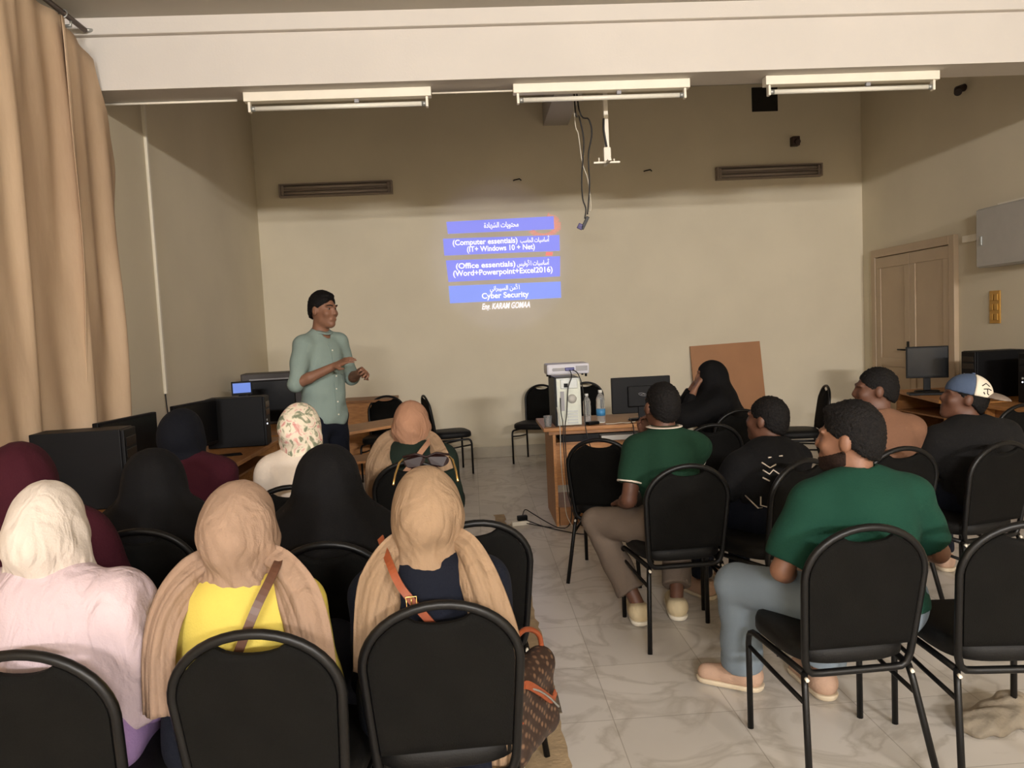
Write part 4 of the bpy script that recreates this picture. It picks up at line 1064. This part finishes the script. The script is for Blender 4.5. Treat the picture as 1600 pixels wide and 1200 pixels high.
    def tail(s, m, pts, widths, thick=.016, name='scarf_tail', amp=.006, seed=0, res=.007, nrm=(0, -1, 0)):
        """a hanging end of a scarf: a broad flattened band with folds along its length, laid along pts"""
        P = catmull(pts, 10); n = len(P); W = np.interp(np.linspace(0, 1, n), np.linspace(0, 1, len(widths)), widths)
        bm = bmesh.new(); nu = 48; r = random.Random(seed); ph = r.uniform(0, 6); G = []
        for j, p in enumerate(P):
            t = (P[min(j+1, n-1)]-P[max(j-1, 0)]).normalized(); N_ = Vector(nrm); N_ = (N_-t*N_.dot(t)).normalized(); side = t.cross(N_).normalized()
            row = []
            for i in range(nu+1):
                u = -1+2*i/nu; fo = math.sin(u*5+ph+1.2*math.sin(j*.07+ph))*.7+.22*math.sin(u*13+ph*2+1.6*math.sin(j*.11))+.08*math.sin(u*27+1.5*math.sin(j*.2))
                env = (1-u**6)
                row.append(bm.verts.new(p+side*(u*W[j]*.5)+N_*(amp*fo*1.3*env - .30*W[j]*u*u*.9)))
            G.append(row)
        for j in range(n-1):
            for i in range(nu): f = bm.faces.new((G[j][i], G[j][i+1], G[j+1][i+1], G[j+1][i])); f.smooth = True
        o = mobj(name, bm, m, s.o); md = o.modifiers.new('s', 'SOLIDIFY'); md.thickness = thick*.4; md.offset = 0
        return o
    def khimar(s, m, low=.55, flare=.0, amp=.012, name='khimar', face=True, peak=0, shift=(0, 0), neck=.13):
        lo, hi = s.bounds(lo_z=low-.05, pad=.2); S = Sdf(lo, hi, s.res)
        S.ell(s.H(0, -.015, .012), (.094, .114, .110), s.Rh, k=.03); S.ell(s.H(0, -.04, -.04), (.09, .09, .09), s.Rh, k=.05)
        if peak: S.cone(s.H(0, -.03, .03), s.H(0, -.02, .03+peak), .09, .06, k=.05)
        S.cone(s.H(0, -.02, -.05), s.nb-V3(0, 0, (neck-.13)*.8), .10, neck, k=.07)
        if neck > .15: S.cone(s.H(0, -.02, .02), s.nb-V3(0, 0, .14), .095, neck+.02, k=.05)
        for i in (1, -1):
            S.cone(s.nb+V3(0, 0, -.0), s.sh[i]+V3(i*.01, 0, -.02), .085, .085, k=.08)
            S.cone(s.sh[i], s.el[i]+V3(i*.01, 0, 0), .09, .10+flare, k=.1)
        S.cone(s.nb-V3(0, 0, .1), V3(s.P[0]+shift[0], s.P[1]+shift[1], low), .17, .22+flare, k=.1, flat=1)
        if face: S.ell(s.H(0, .13, -.01), (.055, .06, .07), s.Rh, k=.012, op='s')
        S.all(lambda F, X, Y, Z: np.maximum(F, low-Z+.02*np.sin(X*20)))
        return S.mesh(name, m, s.o, lambda X, Y, Z: amp*np.clip((s.hc[2]-Z)/.25, .15, 1)*np.sin(14*np.arctan2(X-s.nb[0], -(Y-s.nb[1]))*.55+3*np.sin(5*Z+X*6)))
    def shawl(s, m, region, g=.03, k=.05, low=.6, name='shawl', amp=.006, arms=True, ph=0, f=60):
        lo, hi = s.bounds(lo_z=low-.03, pad=.16); hi[2] = s.nb[2]+.16; S = Sdf(lo, hi, s.res*.85)
        s.torso(S, g)
        if arms:
            for i in (1, -1): S.cone(s.sh[i], s.el[i], .062+g, .056+g, k=.05)
        S.all(region)
        return S.mesh(name, m, s.o, lambda X, Y, Z: amp*(np.sin(f*X+4*np.sin(6*Z+ph)+ph)*.6+.4*np.sin(f*1.7*X+6*Z)))

def seated(*a, **k): return Person(*a, **k)

# 1 woman in white and lilac, nearest left
p = Person('woman in white headscarf and pale lilac shawl, seated nearest on the left', -1.125, 1.99, -6, 1.19, hy=10, sw=.19, female=True, lean=.03, res=.010, bulk=1.08).body()
p.shirt(C['lilac'], long=True, g=.018, name='dress_top'); p.skirt(C['lilac'])
p.hijab(C['white'], amp=.006, bun=.03, seed=1, wide=-.008)
p.shawl(C['paleshawl'], lambda F, X, Y, Z: np.maximum(np.maximum(F, (X-.262)*1.0+(Z-.9)*.10), np.maximum(.60-Z-.10*np.sin(6*X+1.2), (Z-.99))), g=.032, low=.45, arms=True, f=32, amp=.007)
# 2 woman in yellow
p = Person('woman in yellow top and taupe headscarf with a dark brown bag strap', -.635, 2.0, -2, 1.16, hy=2, sw=.155, female=True, lean=.03, res=.009).body()
p.shirt(C['yellow'], long=True, g=.012, name='top'); p.skirt(C['darkjean'])
p.hijab(C['taupe'], amp=.008, bun=.042, seed=3, f=30)
p.tail(C['taupe'], [(-.02, .03, .965), (-.09, -.05, .945), (-.14, -.105, .885), (-.165, -.14, .78), (-.172, -.15, .62)], [.07, .09, .085, .08, .08], seed=1)
p.tail(C['taupe'], [(.02, .03, .965), (.105, -.05, .945), (.165, -.10, .885), (.20, -.13, .78), (.212, -.14, .60)], [.07, .10, .115, .11, .11], seed=5)
bm = bmesh.new(); L_ = catmull([(.12, .02, .955), (.115, -.07, .93), (.08, -.145, .86), (.045, -.165, .78), (.01, -.17, .68), (-.04, -.16, .58)], 6)
def strap(parent, pts, wdt, m, name='bag_strap', nrm=(0, -1, 0)):
    bm = bmesh.new(); P = catmull(pts, 6); rows = []
    for j, q in enumerate(P):
        t = (P[min(j+1, len(P)-1)]-P[max(j-1, 0)]).normalized(); N_ = Vector(nrm); N_ = (N_-t*N_.dot(t)).normalized(); sd = t.cross(N_)
        rows.append([bm.verts.new(q+sd*wdt/2*a+N_*b) for a, b in ((-1, 0), (1, 0), (1, .004), (-1, .004))])
    for a, b in zip(rows, rows[1:]):
        for i in range(4): bm.faces.new((a[i], a[(i+1) % 4], b[(i+1) % 4], b[i]))
    return mobj(name, bm, m, parent)
bm.free()
strap(p.o, [(.12, .0, .975), (.118, -.09, .945), (.09, -.15, .88), (.05, -.168, .79), (.0, -.17, .68), (-.04, -.165, .58)], .022, C['strap'])
# 3 woman with sunglasses on her beige scarf
p = Person('woman in navy top and beige headscarf with sunglasses on her head', -.145, 2.09, 2, 1.155, hy=-4, sw=.155, female=True, lean=.03, res=.009).body()
W3 = p
p.shirt(C['navy'], long=True, g=.012, name='top'); p.skirt(C['navy'])
p.hijab(C['beige'], amp=.005, bun=.04, seed=6, f=24)
p.tail(C['beige'], [(-.02, .03, .955), (-.08, -.05, .935), (-.120, -.11, .88), (-.140, -.155, .80), (-.150, -.165, .66)], [.08, .10, .12, .11, .11], seed=2)
p.tail(C['beige'], [(.03, .03, .955), (.085, -.05, .94), (.120, -.11, .89), (.150, -.15, .80), (.175, -.16, .68), (.175, -.14, .45), (.165, -.14, .30)], [.07, .09, .10, .11, .11, .07, .05], seed=7)
st_ = strap(p.o, [(-.13, .02, .965), (-.10, -.10, .93), (-.075, -.145, .885), (-.04, -.165, .84), (.02, -.172, .76), (.12, -.17, .60), (.22, -.14, .48)], .020, C['orange'])
bm = bmesh.new(); tube(bm, [(-.045+.013*a, -.178, .848+.013*b) for a, b in ((-1, -1), (1, -1), (1, 1), (-1, 1))], .0022, 6, closed=True); tube(bm, [(-.045, -.18, .837), (-.045, -.18, .86)], .002, 6)
mobj('buckle', bm, mat('gold_metal', (200, 160, 96), .25, metal=.9), st_)
# sunglasses: they rest on the head, so they are a thing of their own
def eyeglasses():
    r = empty('sunglasses', (p.x+p.hc[0]*1, p.y+.0, 0)); tag(r, 'dark sunglasses with gold temples worn on top of the beige headscarf', 'sunglasses')
    cx, cy, z = p.hc[0], p.hc[1]-.0, 1.155
    gm = mat('gold_rim', (206, 168, 104), .25, metal=.9); lm = mat('brown_lens', (30, 14, 13), .4, spec=.2)
    for s in (-1, 1):
        bm = bmesh.new(); rings = []
        for yy in (-.002, .002):
            ring = []
            for k in range(22):
                t = 2*PI*k/22; ring.append(bm.verts.new((cx+s*.034+.031*math.cos(t), cy+.045+yy+.012*abs(math.cos(t)), z+.006+.021*math.sin(t)*(1 if math.sin(t) < 0 else .8)+.004*s*math.cos(t)*-1)))
            rings.append(ring)
        for k in range(22): bm.faces.new((rings[0][k], rings[0][(k+1) % 22], rings[1][(k+1) % 22], rings[1][k]))
        bm.faces.new(rings[0][::-1]); bm.faces.new(rings[1]); mobj('lens', bm, lm, r)
        bm = bmesh.new(); tube(bm, [(cx+s*.066, cy+.05, z+.012), (cx+s*.076, cy+.04, z+.004), (cx+s*.085, cy+.0, z-.022), (cx+s*.089, cy-.03, z-.045)], .003, 8); mobj('temple', bm, gm, r)
    bm = bmesh.new(); tube(bm, [(cx-.066, cy+.05, z+.018), (cx-.03, cy+.046, z+.026), (cx, cy+.045, z+.016), (cx+.03, cy+.046, z+.026), (cx+.066, cy+.05, z+.018)], .0035, 8); mobj('frame_bridge', bm, lm, r)
eyeglasses()
# handbag hanging at her right side
def handbag():
    r = empty('handbag', (.105, 2.12, .34), math.radians(60)); tag(r, 'brown monogram handbag with orange leather tab hanging beside the front chair', 'handbag')
    m = bpy.data.materials.new('monogram_canvas'); m.use_nodes = True; nt = m.node_tree; b = nt.nodes['Principled BSDF']; b.inputs['Roughness'].default_value = .5
    tc = nt.nodes.new('ShaderNodeTexCoord'); mp = nt.nodes.new('ShaderNodeMapping'); mp.inputs['Rotation'].default_value = (0, .785, .785); mp.inputs['Scale'].default_value = (48, 48, 48)
    v = nt.nodes.new('ShaderNodeTexVoronoi'); v.inputs['Scale'].default_value = 1; v.inputs['Randomness'].default_value = .25
    rp = nt.nodes.new('ShaderNodeValToRGB'); rp.color_ramp.elements[0].position = .22; rp.color_ramp.elements[0].color = (*lin((104, 78, 58)), 1); rp.color_ramp.elements[1].position = .42; rp.color_ramp.elements[1].color = (*lin((48, 32, 24)), 1)
    nt.links.new(tc.outputs['Object'], mp.inputs[0]); nt.links.new(mp.outputs[0], v.inputs['Vector']); nt.links.new(v.outputs['Distance'], rp.inputs[0]); nt.links.new(rp.outputs[0], b.inputs['Base Color'])
    S = Sdf((-.16, -.08, -.03), (.16, .08, .25), .006)
    for z in (.02, .19): S.cone((-.10, 0, z+.01), (.10, 0, z+.01), .045, .045, k=.03)
    S.cone((-.10, 0, .03), (-.09, 0, .18), .045, .035, k=.03); S.cone((.10, 0, .03), (.09, 0, .18), .045, .035, k=.03); S.ell((0, 0, .10), (.13, .045, .11), k=.03)
    S.mesh('bag_body', m, r)
    strap(r, [(-.10, -.02, .20), (-.09, -.045, .22), (-.02, -.052, .17), (.06, -.05, .11), (.09, -.05, .12)], .022, C['orange'], 'leather_tab')
    bm = bmesh.new(); tube(bm, catmull([(-.11, -.03, .22), (-.05, -.055, .19), (.02, -.058, .14), (.10, -.055, .07)], 8), .003, 6); mobj('zipper', bm, M['steel'], r)
    bm = bmesh.new(); tube(bm, catmull([(-.12, 0, .2), (-.10, .0, .30), (.0, .0, .33), (.10, 0, .28), (.12, 0, .2)], 8), .008, 8); mobj('handle', bm, C['orange'], r)
handbag()
# 4 black khimar
p = Person('woman in a wide black pointed khimar leaning right, second row', -.555, 2.76, -8, 1.13, hy=-10, sw=.16, female=True, lean=.06).body()
p.khimar(C['black'], low=.50, flare=.05, peak=.0, shift=(.10, -.05), neck=.19); p.skirt(C['black'])
# 5 maroon
p = Person('woman in maroon headscarf and maroon khimar by the curtain', -1.55, 2.64, 10, 1.225, hy=6, sw=.17, female=True, lean=.03)
p.kn = {i: V3(i*.12, .26, .5) for i in (1, -1)}; p.an = {i: V3(i*.12, .12, .09) for i in (1, -1)}; p.body()
p.khimar(C['maroon'], low=.50, flare=.03); p.skirt(C['maroon'])
# 6 black figure beside the tower
p = Person('woman in black khimar with lowered head beside the nearest computer tower', -1.30, 3.08, -4, 1.115, hy=-15, hp=-15, sw=.17, female=True, lean=.05).body()
p.khimar(C['black'], low=.48, flare=.03, neck=.17); p.skirt(C['black'])
# 7 navy scarf
p = Person('woman in dark navy headscarf and maroon top at the left desks', -1.44, 3.80, 8, 1.215, hy=-15, hp=-8, sw=.17, female=True, lean=.06).body()
p.shirt(C['maroon'], long=True, g=.025, name='top'); p.skirt(C['black']); p.hijab(C['darknavy'], amp=.004, bun=.03, seed=9, wide=.006)
# 8 floral scarf
p = Person('woman in floral cream headscarf and white knitted top', -.86, 3.77, -4, 1.215, hy=-12, sw=.16, female=True, lean=.04).body()
p.shirt(C['whitetop'], long=True, g=.022, name='top', bottom=.5); p.skirt(C['brown']); p.hijab(C['floral'], amp=.006, bun=.03, seed=12, drape=.25)
# 9 tan scarf
p = Person('woman in tan headscarf and dark green top, seated nearest the presenter', -.36, 4.27, -4, 1.155, hy=-8, sw=.18, female=True, lean=.04).body()
p.shirt(C['dgreen'], long=True, g=.02, name='top'); p.skirt(C['black']); p.hijab(C['tan'], amp=.008, bun=.03, seed=15, drape=.35)
p.tail(C['beige'], [(-.03, .03, .95), (-.11, -.03, .92), (-.15, -.13, .85), (-.165, -.17, .75), (-.17, -.17, .58)], [.12, .15, .16, .15, .14], seed=3)
p.tail(C['beige'], [(.04, .03, .95), (.10, -.03, .92), (.15, -.12, .86), (.19, -.16, .78)], [.10, .12, .12, .10], seed=4)
strap(p.o, [(.11, -.02, .935), (.08, -.12, .90), (.03, -.165, .84), (-.06, -.175, .74)], .028, C['tan'])
# 10 woman in black at the desk
p = Person('woman in black headscarf and robe at the desk, hand on her cheek', 1.97, 5.88, 78, 1.215, hy=6, hp=-4, sw=.16, female=True, lean=.10, res=.008)
p.wr[1] = V3(.05, .24, 1.02); p.el[1] = V3(.12, .36, .80); p.hd[1] = V3(-.1, -.35, .7); p.hn[1] = V3(-.2, -1, -.2); p.curl[1] = .8
p.wr[-1] = V3(-.06, .25, .985); p.el[-1] = V3(-.16, .34, .79); p.hd[-1] = V3(.15, -.4, .7); p.hn[-1] = V3(.2, -1, -.2); p.curl[-1] = .7
p.body(); p.khimar(C['black'], low=.60, flare=.0, amp=.008); p.skirt(C['black'])
lo, hi = p.bounds(); S = Sdf(lo, hi, .010)
for i in (1, -1):
    q = p.el[i]+(p.wr[i]-p.el[i])*.8
    S.cone(p.sh[i], p.el[i], .07, .06, k=.05); S.cone(p.el[i], q, .058, .045, k=.03, clip=[(q, p.wr[i]-p.el[i])])
S.mesh('robe_sleeve', C['black'], p.o)
# 11 man in the green polo
p = Person('man in green polo with white collar stripe, seated before the desk, hand at his chin', .95, 3.71, 4, 1.225, hy=8, hp=-6, sw=.155, lean=.08, res=.008)
p.skin = 'skin2'
p.kn[-1] = V3(-.30, .36, .49); p.an[-1] = V3(-.13, .12, .09); p.ft[-1] = V3(.05, -.10, 0)
p.an[-1] = V3(-.16, .10, .09); p.ft[-1] = V3(.02, .17, 0); p.kn[-1] = V3(-.31, .30, .48)
p.kn[1] = V3(.16, .38, .5); p.an[1] = V3(.05, .12, .09); p.ft[1] = V3(.03, .17, 0)
p.el[-1] = V3(-.215, .0, .66); p.wr[-1] = V3(-.20, .20, .60); p.hd[-1] = V3(.3, .8, -.1)
p.el[1] = V3(.20, .26, .78); p.wr[1] = V3(-.02, .25, .93); p.hd[1] = V3(-.55, -.25, .8); p.hn[1] = V3(.5, -.7, 0); p.curl[1] = .5
p.body(); sh_ = p.shirt(C['polo'], sleeve=.66, g=.014, fold=.004); p.trousers(C['khaki'], g=.02, wide=.01, clipa=.09); p.shoes(C['shoe'], M['lampw']); p.hair()
cl = p.collar(C['polo'], .070, .034, lift=.020); c2 = p.collar(C['whitetop'], .0725, .007, name='collar_stripe', lift=.044)
for i in (-1, 1):
    e = p.sh[i]+(p.el[i]-p.sh[i])*.655; dd = (p.el[i]-p.sh[i])/np.linalg.norm(p.el[i]-p.sh[i]); e0 = e-dd*.010
    S = Sdf(e0-.12, e0+.12, .005); S.cone(p.sh[i], p.el[i], .062+.0175, .052+.0175, k=.01, clip=[(e, dd), (e0, -dd)]); S.mesh('cuff_stripe', C['whitetop'], sh_)
# white sock tops
# cream cap and bag on the empty chair's seat
r = empty('cream_cap', (.835, 4.58, .472), 1.2); tag(r, 'cream baseball cap lying on the seat of the empty chair', 'cap')
S = Sdf((-.13, -.13, -.01), (.13, .2, .14), .006); S.ell((0, 0, 0), (.085, .095, .11)); S.all(lambda F, X, Y, Z: np.maximum(F, .001-Z)); S.mesh('crown', C['beige'], r)
S = Sdf((-.13, -.05, -.01), (.13, .22, .06), .005); S.ell((0, .09, .01), (.07, .08, .012)); S.mesh('brim', C['beige'], r)
r = empty('folded_bag', (.66, 4.62, .472), .3); tag(r, 'small dark bag with pale strap lying on the seat of the empty chair', 'bag')
S = Sdf((-.13, -.1, -.01), (.13, .1, .09), .007); S.cone((-.07, 0, .03), (.07, 0, .03), .045, .035); S.all(lambda F, X, Y, Z: np.maximum(F, .001-Z)); S.mesh('pouch', C['blacktee'], r)
bm = bmesh.new(); tube(bm, catmull([(-.1, -.03, .02), (-.04, -.055, .05), (.04, -.05, .045), (.11, .0, .02)], 6), .007); mobj('strap', bm, C['khaki'], r)
# 12 man in black T-shirt
p = Person('man in black T-shirt with white marks on its back, turned left', 1.47, 3.75, 20, 1.115, hy=22, hp=-5, sw=.185, lean=.10, skin='skin2', hx=.09)
p.el[-1] = V3(-.26, .10, .60); p.wr[-1] = V3(-.18, .34, .58)
p.body(); tb = p.shirt(C['blacktee'], sleeve=.8, g=.018); p.trousers(C['darkjean']); p.shoes(C['shoeb'], C['sole']); p.hair()
from mathutils.bvhtree import BVHTree
bv = BVHTree.FromPolygons([v.co.copy() for v in tb.data.vertices], [tuple(q.vertices) for q in tb.data.polygons])
def mark(parent, pts, r=.006):
    P = []
    for x, z in pts:
        h = bv.ray_cast(Vector((x, -.6, z)), Vector((0, 1, 0)))[0]
        P.append(h+Vector((0, -.001, 0)) if h else Vector((x, -.1, z)))
    bm = bmesh.new(); tube(bm, P, r, 6); mobj('shirt_print', bm, C['whitetop'], parent)
mark(tb, [(-.055, .832), (.02, .836)], .0036); mark(tb, [(-.085, .81), (-.06, .785), (-.03, .80)], .0036); mark(tb, [(-.09, .775), (-.07, .755), (-.05, .775), (-.03, .755)], .0036); mark(tb, [(-.10, .74), (-.075, .722)], .004)
mark(tb, [(-.155, .645), (-.17, .605), (-.135, .60)], .0036); mark(tb, [(-.12, .648), (-.135, .61), (-.115, .603)], .0036)
# 13 man in green T-shirt
p = Person('man in plain green T-shirt and light jeans, seated nearest on the right', 1.325, 2.53, 6, 1.205, hy=44, hp=-2, sw=.185, lean=.06, hx=-.01, res=.008, bulk=1.05)
R_ = p.R
p.kn[-1] = R_(.98, 2.86, .50); p.an[-1] = R_(1.05, 3.02, .09); p.ft[-1] = R_(.92, 3.10, 0)-R_(1.05, 3.02, 0)
p.kn[1] = V3(.17, .40, .50); p.an[1] = R_(1.33, 2.93, .09); p.ft[1] = V3(.0, .17, 0)
p.el[-1] = R_(1.02, 2.52, .66); p.wr[-1] = R_(1.13, 2.72, .57); p.hd[-1] = V3(.5, .8, -.2)
p.el[1] = V3(.30, .04, .66); p.wr[1] = R_(1.70, 2.80, .60); p.hd[1] = V3(.2, .9, .1); p.hn[1] = V3(-.8, .1, .2); p.curl[1] = .9
p.body(); p.shirt(C['green'], sleeve=.86, g=.020, fold=.007); p.trousers(C['jeans'], g=.022, wide=.018, clipa=.035); p.shoes(C['shoeb'], C['sole']); p.hair(thick=.011, top=.008); p.beard()
ph = empty('smartphone', (1.74, 2.88, .62), .2); tag(ph, 'dark smartphone held low by the man in the green T-shirt', 'phone')
mobj('case', B(-.036, .036, -.005, .005, -.07, .07, bev=.004), M['plastic'], ph); mobj('screen', B(-.033, .033, -.0065, -.005, -.066, .066), M['screen'], ph)
# 14 man in tan shirt
p = Person('man in tan shirt with close-cropped hair looking left', 2.09, 3.86, 10, 1.235, hy=62, hp=-2, sw=.185, lean=.05, hx=.04, skin='skin2').body()
p.shirt(C['brown'], sleeve=.85, g=.016); p.trousers(C['darkjean']); p.shoes(C['shoeb'], C['sole']); p.hair(thick=.005)
# 15 man in cap
p = Person('man in dark shirt wearing a blue and white cap backwards', 2.62, 3.87, 6, 1.165, hy=62, hp=-14, sw=.20, lean=.06, skin='skin2')
p.wr[-1] = p.R(2.30, 4.05, .62); p.el[-1] = V3(-.28, .08, .64)
p.body(); p.shirt(C['charcoal'], long=True, g=.022); p.trousers(C['darkjean']); p.shoes(C['shoeb'], C['sole']); p.hair(thick=.006)
def cap_on(p):
    r = empty('baseball_cap', (p.x, p.y, 0), p.a); tag(r, 'baseball cap with blue mesh, white panel and grey brim on the dark-shirted man', 'cap')
    c = p.hc
    def dome(name, m, fn, g=0):
        S = Sdf(c-.2, c+.2, .006); S.ell(p.H(0, -.012, .035), (.092+g, .114+g, .100+g), p.Rh)
        pl = p.H(0, 0, .028); n = p.Rn(0, 0, 1)
        S.all(lambda F, X, Y, Z: np.maximum(np.maximum(F, -((X-pl[0])*n[0]+(Y-pl[1])*n[1]+(Z-pl[2])*n[2])), fn(X, Y, Z))); return S.mesh(name, m, r)
    q = p.H(0, -.02, 0); ny = p.Rn(0, 1, 0)
    fy = lambda X, Y, Z: (X-q[0])*ny[0]+(Y-q[1])*ny[1]+(Z-q[2])*ny[2]
    dome('mesh_crown', C['capb'], lambda X, Y, Z: -fy(X, Y, Z)); w_ = dome('white_panel', C['capw'], lambda X, Y, Z: fy(X, Y, Z), .001)
    S = Sdf(c-.27, c+.27, .006)
    S.ell(p.H(0, -.135, .025), (.085, .085, .035), p.Rh); S.ell(p.H(0, -.135, .008), (.10, .11, .034), p.Rh, k=.004, op='s'); S.ell(p.H(0, -.01, .03), (.088, .105, .09), p.Rh, k=.004, op='s')
    S.mesh('brim', C['capg'], r)
    bm = bmesh.new(); lathe(bm, [(.01, 0), (.008, .006), (.002, .008)], 12)
    for v in bm.verts: v.co = Vector(tuple(p.H(v.co.x, -.012+v.co.y, .134+v.co.z)))
    mobj('cap_button', bm, C['capb'], r)
    for pts in ([(-.055, .085), (-.035, .10), (-.02, .088)], [(-.05, .07), (-.03, .075), (-.015, .07)], [(-.035, .075), (-.035, .05), (-.028, .045)], [(-.05, .055), (-.045, .045)]):
        bm = bmesh.new(); P = []
        for a, z in pts:
            # on the right-rear of the dome
            x0 = (a+.035)*1.6; ang = math.radians(218)+x0*9; zz = z-.035; k = math.sqrt(max(0, 1-(zz/.101)**2))
            P.append(tuple(p.H(math.cos(ang)*.0935*k, -.012+math.sin(ang)*.1155*k, z)))
        tube(bm, P, .0028, 6); mobj('logo', bm, C['charcoal'], w_)
cap_on(p)
# 16 presenter
p = Person('man in pale green shirt standing and speaking with both hands raised', -1.06, 5.5, -128, 1.845, hy=6, hp=2, sw=.165, seat=.96, lean=.03, standing=True, res=.006, bulk=.96)
p.nb[1] = .0
p.el[1] = V3(.265, .03, 1.225); p.wr[1] = V3(.115, .255, 1.335); p.hd[1] = V3(-.32, .85, .35); p.hn[1] = V3(-.6, .1, -.8); p.curl[1] = .22
p.el[-1] = V3(-.235, .04, 1.225); p.wr[-1] = V3(-.10, .27, 1.275); p.hd[-1] = V3(.30, .9, .10); p.hn[-1] = V3(.7, -.2, -.6); p.curl[-1] = 1.0
p.body()
s_ = p.shirt(C['mint'], sleeve=1.03, g=.004, hem=.92, fold=.006); p.trousers(C['darkjean'], g=.008); p.shoes(M['plastic'], M['plastic']); p.hair(thick=.012, top=.008, nape=-.062, fz=.012)
p.collar(C['mint'], .062, .026, lift=-.014)
ew = mat('eye_white', (120, 108, 100), .5); ed = mat('eye_dark', (26, 18, 16), .2)
for i in (1, -1):
    bm = bmesh.new(); bmesh.ops.create_uvsphere(bm, u_segments=14, v_segments=10, radius=.0095)
    c_ = p.H(i*.031, .0775, .008); [setattr(v, 'co', v.co+Vector(tuple(c_))) for v in bm.verts]; e_ = mobj('eye', bm, ew, p.o, True)
    bm = bmesh.new(); bmesh.ops.create_uvsphere(bm, u_segments=12, v_segments=8, radius=.0068)
    c_ = p.H(i*.031, .0825, .008); [setattr(v, 'co', v.co+Vector(tuple(c_))) for v in bm.verts]; mobj('iris', bm, ed, e_, True)
    bm = bmesh.new(); tube(bm, [tuple(p.H(i*a, b, c)) for a, b, c in ((.016, .101, .027), (.034, .098, .033), (.053, .080, .028))], .0038, 6); mobj('eyebrow', bm, M['hair'], p.o)
bv = BVHTree.FromPolygons([v.co.copy() for v in s_.data.vertices], [tuple(q.vertices) for q in s_.data.polygons])
def front(x, z): h = bv.ray_cast(Vector((x, .6, z)), Vector((0, -1, 0)))[0]; return h if h else Vector((x, .14, z))
strap(s_, [tuple(front(.0, z)+Vector((0, .001, 0))) for z in (1.49, 1.42, 1.35, 1.28, 1.2, 1.12, 1.04, .97)], .03, C['mint'], 'placket', (0, 1, 0))
for z in (1.44, 1.35, 1.26, 1.17, 1.08, .99):
    h = front(0, z); bm = bmesh.new(); tube(bm, [h+Vector((0, .003, 0)), h+Vector((0, .008, 0))], .0055, 8); mobj('button', bm, M['lampw'], s_)
h = [front(-.085+a*.05, 1.33+b*.055)+Vector((0, .002, 0)) for a, b in ((-1, 1), (1, 1), (1, -1), (0, -1.25), (-1, -1))]
bm = bmesh.new(); tube(bm, h, .0022, 6, closed=True); mobj('pocket_seam', bm, C['mint'], s_)

# thin plastic bag lying under the nearest right chairs
r = empty('plastic_bag', (1.86, 2.62, .0), .3); tag(r, 'crumpled whitish plastic bag on the floor under the chair at the right edge', 'bag')
S = Sdf((-.24, -.16, -.02), (.24, .16, .2), .006); S.ell((0, 0, .03), (.17, .08, .05), k=.03); S.ell((.08, .02, .05), (.06, .05, .05), k=.03); S.ell((-.1, 0, .02), (.08, .07, .03), k=.03)
S.all(lambda F, X, Y, Z: np.maximum(F, .001-Z)); pbm = mat('thin_plastic', (176, 164, 146), .3, noise=.1, bump=.8, bscale=30); pbm.node_tree.nodes['Principled BSDF'].inputs['Transmission Weight'].default_value = .5; pbm.node_tree.nodes['Principled BSDF'].inputs['IOR'].default_value = 1.1
S.mesh('bag_body', pbm, r, lambda X, Y, Z: .006*np.sin(50*X+3*np.sin(40*Y))*np.sin(60*Z+30*Y))
bottle('small bottle standing on the floor behind the handbag, with a pink label', (.06, 2.42, .002), 1.0)
